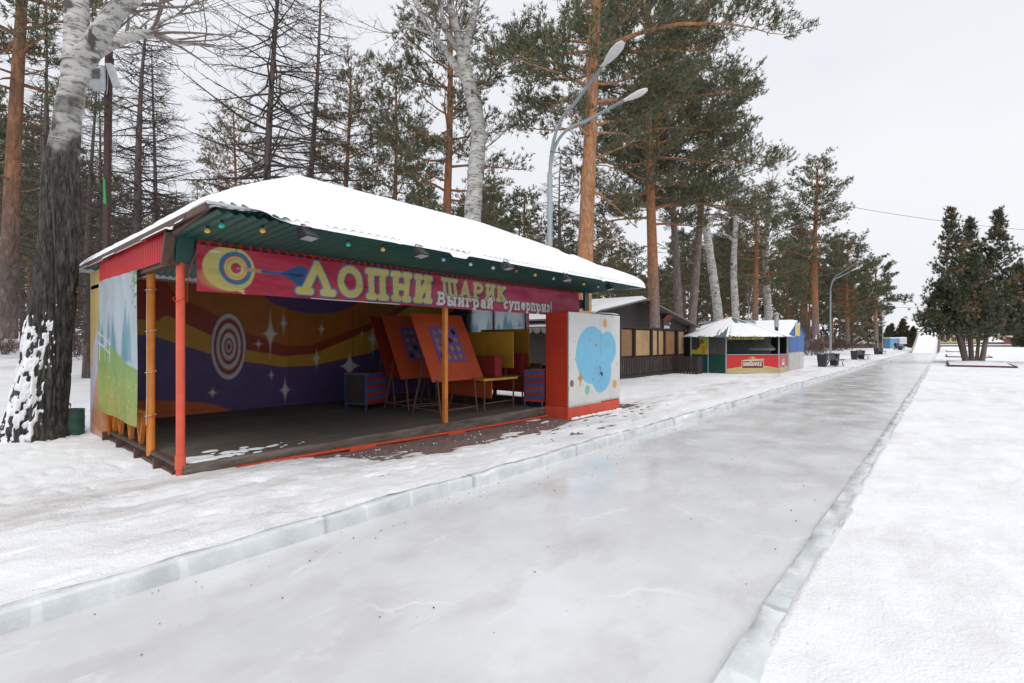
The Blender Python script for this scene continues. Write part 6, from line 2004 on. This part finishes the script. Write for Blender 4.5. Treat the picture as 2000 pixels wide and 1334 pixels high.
# snow plastered into the furrows on the side that faces the picture's left
face = np.cos(A - (IR + math.pi + 1.35))
zz = V[..., 2]
low = sstep(2.6, 1.7, zz + .6 * (fbm(A * 3, zz * 3, 15) - .5))
hold = fbm(A * 9.0, zz * 10.0, 19, 3)
cover = hold - (1.125 - .62 * low * sstep(-.25, .75, face))
dirn = np.stack([np.cos(A), np.sin(A), np.full_like(A, .25)], -1)
S = V + dirn * np.clip(.003 + cover * .20, -.04, .016)[..., None]
keep = (cover.reshape(-1)[F] > -.08).any(1)
used, inv_ = np.unique(F[keep], return_inverse=True)
link('bark_snow', fast_mesh('bark_snow', S.reshape(-1, 3)[used], inv_.reshape(-1, 4), 4, smooth=True), M_ROOFSNOW, old)

def poplar(u, d, lab, pts_list, seed, group=None, z=-.07, twigs=16, k=14):
    x, y = at(u, d)
    lm = [(img_pts(u, d, p, z), r) for p, r in pts_list]
    return make_tree('poplar_tree', lab, 'poplar tree', limb_tree(seed, lm, k=k, twigs=twigs, twig_len=1.8), (M_POPLAR, M_TWIG), x, y, z, group=group)
poplar(918, 16.5, 'white-trunked poplar forking high behind the stall roof', [
    ([(916, 780, 0), (918, 600, 0), (922, 440, 0), (930, 330, 0), (934, 250, 0), (920, 180, 0), (908, 130, 0), (900, 95, 0)], (.36, .31, .28, .26, .25, .22, .2, .17)),
    ([(918, 170, 0), (880, 115, .3), (848, 70, .5), (825, 30, .7), (790, -40, 1)], (.16, .13, .11, .10, .07)),
    ([(904, 120, 0), (892, 60, -.3), (880, 10, -.5), (866, -60, -.8)], (.14, .12, .10, .07)),
    ([(908, 120, 0), (914, 70, .2), (928, 20, .3), (938, -40, .4)], (.15, .13, .115, .09)),
    ([(898, 100, 0), (870, 60, -.6), (862, 20, -1), (855, -40, -1.2)], (.08, .07, .055, .04)),
    ([(846, 68, .5), (800, 52, .9), (770, 64, 1.3), (745, 60, 1.6), (700, 40, 2)], (.05, .04, .028, .02, .006)),
    ([(935, 300, 0), (990, 250, .6), (1010, 180, 1.0)], (.03, .02, .006))], 51)
poplar(1402, 36, 'leaning white poplar behind the green kiosk, left of three', [
    ([(1408, 700, 0), (1402, 610, 0), (1390, 520, 0), (1378, 440, 0), (1366, 400, 0), (1358, 372, 0)], (.38, .32, .28, .27, .21, .15)),
    ([(1380, 445, 0), (1398, 420, .4), (1410, 405, .8)], (.2, .16, .12)),
    ([(1366, 405, 0), (1352, 360, -.4), (1340, 330, -.8)], (.14, .09, .03))], 52, 'white poplars behind the kiosks')
poplar(1437, 39, 'upright white poplar behind the green kiosk, middle of three', [
    ([(1442, 700, 0), (1436, 600, 0), (1433, 520, 0), (1437, 440, 0), (1436, 410, 0), (1440, 350, .3)], (.30, .26, .23, .20, .15, .07)),
    ([(1434, 470, 0), (1422, 462, .3), (1405, 455, .8), (1392, 458, 1.2)], (.14, .11, .08, .03)),
    ([(1438, 425, 0), (1480, 400, 1), (1530, 396, 2)], (.1, .06, .02))], 53, 'white poplars behind the kiosks')
poplar(1500, 43, 'white poplar with spreading limbs, right of three, behind the blue hut', [
    ([(1503, 700, 0), (1500, 600, 0), (1496, 520, 0), (1497, 460, 0), (1502, 400, 0), (1508, 350, .3)], (.34, .3, .26, .22, .16, .07)),
    ([(1497, 470, 0), (1520, 455, .5), (1560, 440, 1)], (.14, .09, .03)),
    ([(1496, 480, 0), (1478, 455, -.4), (1465, 425, -.8)], (.14, .09, .03))], 54, 'white poplars behind the kiosks')
poplar(1458, 33, 'thin white birch sapling between the kiosk roofs', [([(1458, 700, 0), (1460, 640, 0), (1464, 600, 0), (1470, 560, 0)], (.05, .045, .035, .01))], 55, twigs=22, k=6)

# --- thuja clump on the right
def grow_thuja(seed, spires, stems, blade, cols):
    """ragged evergreen: every spire carries rising boughs that end in clumps of flat sprays"""
    rs = np.random.default_rng(seed)
    out = []
    for pts, r in stems:
        W = Wood()
        W.tube(np.array(pts, float), np.linspace(r, r * .4, len(pts)), 10)
        out.append(('trunk', W.mesh('trunk'), 'bark'))
    P_, D_, C_ = [], [], []
    for (cx, cy, zb, zt, R_, n) in spires:
        nbg = max(30, n // 22)
        for i in range(nbg):
            t = ((i + rs.uniform(0, 1)) / nbg) ** 1.15
            L = R_ * ((1 - t) ** .95 * min(1, .6 + t * 3) + .035) * rs.uniform(.5, 1.25)
            az = i * 2.4 + rs.normal(0, .4)
            el = .25 + .7 * t + rs.normal(0, .15)
            z0 = zb + (zt - zb) * t * .985
            pts = path(rs, (cx, cy, z0), az, el * .6, L, 5, .5, .15)
            m = max(6, int(22 * (.35 + L / R_)))
            s = rs.uniform(.3, 1.05, m) ** .7
            q = np.array([samp(pts, min(.999, a))[0] for a in s])
            P_.append(q + rs.normal(0, (.10 + .08 * R_) * (1 - .65 * t), (m, 3)) * np.array((1, 1, .8)))
            dv = unit(pts[-1] - pts[0])
            D_.append(unit(dv + np.array((0, 0, .5)) + rs.normal(0, .25, (m, 3))))
            ci = np.clip(rs.normal(.25 + .9 * (rs.random() < .2), .3, m) * len(cols) * .6, 0, len(cols) - 1).astype(int)
            C_.append(cols[ci])
    P_, D_, C_ = np.vstack(P_), np.vstack(D_), np.vstack(C_)
    V, F, C = needles(rs, P_, D_, *blade, C_)
    return out + [('crown', fast_mesh('crown', V, F, 3, C), 'leaf')]
THC = np.array([(.075, .088, .05), (.09, .10, .058), (.115, .112, .064), (.20, .14, .085), (.27, .17, .11)])
tx, ty = at(1893, 37.5)
def thj(u, dd, v_):
    a, b_ = at(u, 37.5 + dd)
    return (a - tx, b_ - ty, hgt(v_, 37.5 + dd))
sp_ = []
for u, dd, v_, R_, n, zb in ((1858, 0, 408, 2.55, 2600, 1.7), (1895, 1.2, 428, 2.6, 2400, 1.8), (1950, .4, 412, 2.7, 2800, 1.9), (1905, -1.0, 500, 2.5, 1900, 1.6), (1990, 1.0, 520, 2.3, 1800, 1.8), (1836, .6, 560, 1.9, 1300, 1.7), (2030, 0, 500, 2.5, 1500, 2.0)):
    a, b_, c_ = thj(u, dd, v_)
    sp_.append((a, b_, zb, c_, R_, n))
stm = []
for (u0, d0), (u1, d1), r in (((1887, 0), (1872, -.3), .20), ((1898, .3), (1895, .3), .17), ((1907, .1), (1915, .2), .13), ((1917, -.1), (1932, -.3), .19), ((1884, 1.2), (1862, 1.5), .13), ((1896, 1.4), (1890, 1.6), .12)):
    a, b_ = at(u0, 37.5 + d0)
    a1, b1 = at(u1, 37.5 + d1)
    stm.append(([(a - tx, b_ - ty, -.1), (a - tx + (a1 - a) * .45, b_ - ty + (b1 - b_) * .45, 1.3), (a1 - tx, b1 - ty, 2.8), (a1 - tx + .2 * (a1 - a), b1 - ty, 5.5)], r))
make_tree('thuja_tree', 'large many-stemmed thuja with brownish green crown right of the run', 'thuja tree', grow_thuja(61, sp_, stm, (14, .20, .048), THC), (M_THUJA_BARK, M_NEEDLE), tx, ty, .12)
fx_, fy_ = at(1764, 140)
me2 = grow_thuja(62, [(0, 0, .2, 8.0, 3.0, 1500), (-2.6, 0, .2, 6.8, 2.4, 900), (2.2, .5, .2, 5.8, 2.6, 900)], [([(0, 0, 0), (0, 0, 3)], .3)], (8, .5, .17), np.array([(.07, .07, .04), (.12, .085, .05), (.085, .075, .045)]))
make_tree('thuja_tree', 'distant brownish thuja bush behind the blue booth', 'thuja tree', me2, (M_THUJA_BARK, M_NEEDLE), fx_, fy_, -.1)
for k, (u, d, s, lab) in enumerate(((1735, 150, .8, 'distant thuja bush left of the blue booth, behind the lamp posts'), (1785, 150, .62, 'small distant thuja just left of the slide'), (2010, 150, 1.0, 'distant dark thuja at the right picture edge'), (1975, 200, 1.1, 'distant thuja above the brick booth'))):
    x, y = at(u, d)
    make_tree('thuja_tree', lab, 'thuja tree', me2, (None, None), x, y, -.1, rz=k * 1.3, s=s)

# --- the forest behind: copies of a few kinds
protos = [grow_pine(201, 16, .22, 6.5, 3.0, nb=40, dens=.62, blade=(.26, .075, 6)),
          grow_pine(202, 16, .24, 8.0, 2.8, nb=34, dens=.62, blade=(.26, .075, 6), cols=BROWNISH),
          grow_pine(203, 16, .2, 4.2, 3.3, nb=48, dens=.58, blade=(.26, .075, 6)),
          grow_pine(204, 16, .26, 9.5, 3.2, nb=30, dens=.62, blade=(.26, .075, 6)),
          grow_pine(205, 16, .2, 3.0, 2.6, nb=50, dens=.55, blade=(.26, .075, 6), cols=BROWNISH)]
lproto = grow_larch(211, 15, .17, 2.8, cb=2.5, nb=60, fine=.7)
ENV_U = [-200, 0, 100, 250, 350, 470, 560, 700, 800, 900, 1000, 1060, 1130, 1200, 1260, 1350, 1500, 1560, 1640, 1700, 1745]
ENV_V = [100, 120, 220, 390, 410, 360, 350, 360, 380, 340, 360, 400, 430, 450, 470, 420, 400, 400, 470, 545, 610]
taken = [at(u, d) for u, d in ((12, 10.9), (75, 8.2), (205, 13.2), (246, 17), (508, 20), (590, 24.5), (664, 28), (762, 26), (862, 20.5), (918, 16.5), (460, 34), (1402, 36), (1437, 39), (1500, 43), (1475, 40), (1593, 46.5), (1655, 66), (1711, 84))]
fr = np.random.default_rng(99)
def place(u):
    for lim, t in ((180, 'at the far left, around the old poplar'), (430, 'behind the left side of the stall'), (760, 'behind the stall roof'), (1120, 'behind the right end of the stall'), (1345, 'behind the brown cafe'), (1540, 'behind the green kiosk'), (1640, 'behind the nearest bench')):
        if u < lim:
            return t
    return 'far along the run, behind the far benches'
placed = 0
tries = 0
ORDS = ['first', 'second', 'third', 'fourth', 'fifth', 'sixth', 'seventh', 'eighth', 'ninth', 'tenth', 'eleventh', 'twelfth', 'thirteenth', 'fourteenth', 'fifteenth', 'sixteenth', 'seventeenth', 'eighteenth', 'nineteenth', 'twentieth', 'twenty-first', 'twenty-second', 'twenty-third', 'twenty-fourth', 'twenty-fifth'] + ['%dth' % q for q in range(26, 60)]
wood = {}
def name_by_order(groups, where):
    for (kd, sp, pl), lst in groups.items():
        lst.sort(key=lambda t: t[0])
        for i, (_, o) in enumerate(lst):
            o['label'] = (f'{ORDS[i]} {kd} {sp} from the left, {pl}' if len(lst) > 1 else f'only {kd} {sp} of the wood, {pl}')
while placed < 160 and tries < 8000:
    tries += 1
    u = fr.uniform(-120, 1742)
    d = fr.uniform(20, 95) if u < 1100 else fr.uniform(36, 130)
    if u > 1560: d = max(d, 70)
    x, y = at(u, d)
    if x > -12.5 - .03 * max(0, y - 30) and not (u > 1500 and d > 60 and x < -9.5):
        continue
    if -19.5 < x and 14.5 < y < 37:
        continue
    if x > -12.8 and y < 12:
        continue
    if min((x - a) ** 2 + (y - b_) ** 2 for a, b_ in taken) < 2.6 ** 2:
        continue
    vtop = np.interp(u, ENV_U, ENV_V) + fr.uniform(-12, 110)
    H = hgt(vtop, d)
    kind = int(fr.integers(0, 5))
    larch = u < 430 and fr.random() < .5
    if larch:
        H = hgt(max(60, vtop - 190 * fr.random()), d)
    H = min(H, 24)
    if H < 5.5:
        continue
    taken.append((x, y))
    s = H / (15.0 if larch else 16.0)
    sw = max(s, .62)
    if larch:
        kd = 'bare'
        g = make_tree('larch_tree', 'bare larch in the wood ' + place(u), 'larch tree', lproto, (M_LARCH, M_TWIG_D), x, y, -.07, fr.uniform(0, 6.28), 1, 'larches in the wood ' + place(u))
    else:
        kd = ('green-crowned', 'brownish-crowned', 'low-branched', 'high-crowned', 'brownish low-branched')[kind]
        g = make_tree('pine_tree', kd + ' pine in the wood ' + place(u), 'pine tree', protos[kind], (M_PINE_WOOD, M_NEEDLE), x, y, -.07, fr.uniform(0, 6.28), 1, kd + ' pines in the wood ' + place(u))
    g.scale = (sw, sw, s)
    wood.setdefault((kd, 'larch' if larch else 'pine', place(u)), []).append((u, g))
    placed += 1
name_by_order(wood, 'wood')

# --- brown undergrowth
def grow_shrub(seed, h, n, spread):
    rs = np.random.default_rng(seed)
    T = Wood()
    for i in range(n):
        pts = path(rs, (rs.normal(0, spread * .4), rs.normal(0, spread * .4), -.05), rs.uniform(0, 6.28), rs.uniform(.7, 1.4), h * rs.uniform(.5, 1.05), 5, rs.uniform(-.2, .2), .14)
        T.tube(pts, np.linspace(.024, .006, 6), 4)
        for j in range(9):
            q, d = samp(pts, rs.uniform(.25, .99))
            s2 = path(rs, q, rs.uniform(0, 6.28), rs.normal(.6, .4), h * rs.uniform(.12, .35), 3, .1, .2)
            T.tube(s2, np.linspace(.012, .006, 4), 3)
    return T.mesh('stems')
M_SHRUB = paint('brown_shrub', (.17, .105, .085), (.11, .075, .065), 3, .85, bmp=0)
sh = [grow_shrub(301, 2.6, 40, 1.4), grow_shrub(302, 3.2, 36, 1.6)]
for me in sh:
    me.materials.append(M_SHRUB)
placed = 0
shrubs = {}
while placed < 120:
    u = fr.uniform(1150, 1735) if placed < 85 else fr.uniform(-50, 1100)
    d = fr.uniform(42, 105)
    x, y = at(u, d)
    if x > -12 - .03 * y + 1.5 or (x > -20 and y < 38):
        continue
    g = thing('shrub', 'leafless brown shrub among the undergrowth of the wood', 'shrub', (x, y, -.07), fr.uniform(0, 6.28), 'brown shrubs under the wood')
    s = fr.uniform(.8, 1.5)
    g.scale = (s, s, s)
    link('stems', sh[placed % 2], None, g)
    shrubs.setdefault(('leafless brown', 'shrub', place(u)), []).append((u, g))
    placed += 1
name_by_order(shrubs, 'undergrowth')

# --- the far edge of the wood, too distant to tell trees apart
rs = np.random.default_rng(77)
n = 9000
u_ = rs.uniform(-350, 1722, n)
d_ = rs.uniform(105, 165, n)
top = np.interp(u_, ENV_U, ENV_V)
top = 668 - (668 - top) * .62 + 40 * (fbm(u_ * .02, u_ * 0, 3, 3) - .5)
ztop = np.maximum(CAM_Z + (668 - top) / F_PX * d_, 3.0)
zz = ztop * rs.uniform(.02, 1, n) ** .8
r_ = (u_ - 1000) / F_PX
P_ = np.stack([d_ * (-SY + r_ * CY), d_ * (CY + r_ * SY), zz], -1)
cl = np.array([(.075, .085, .05), (.09, .08, .055), (.11, .08, .06)])[rs.integers(0, 3, n)]
V, F, C = needles(rs, P_, unit(rs.normal(0, 1, (n, 3)) + np.array((0, 0, .3))), 7, 1.5, .55, cl)
tag(link('far_wood', fast_mesh('far_wood', V, F, 3, C), M_NEEDLE), 'dense distant wood closing the view behind the trees', 'wood', kind='stuff')
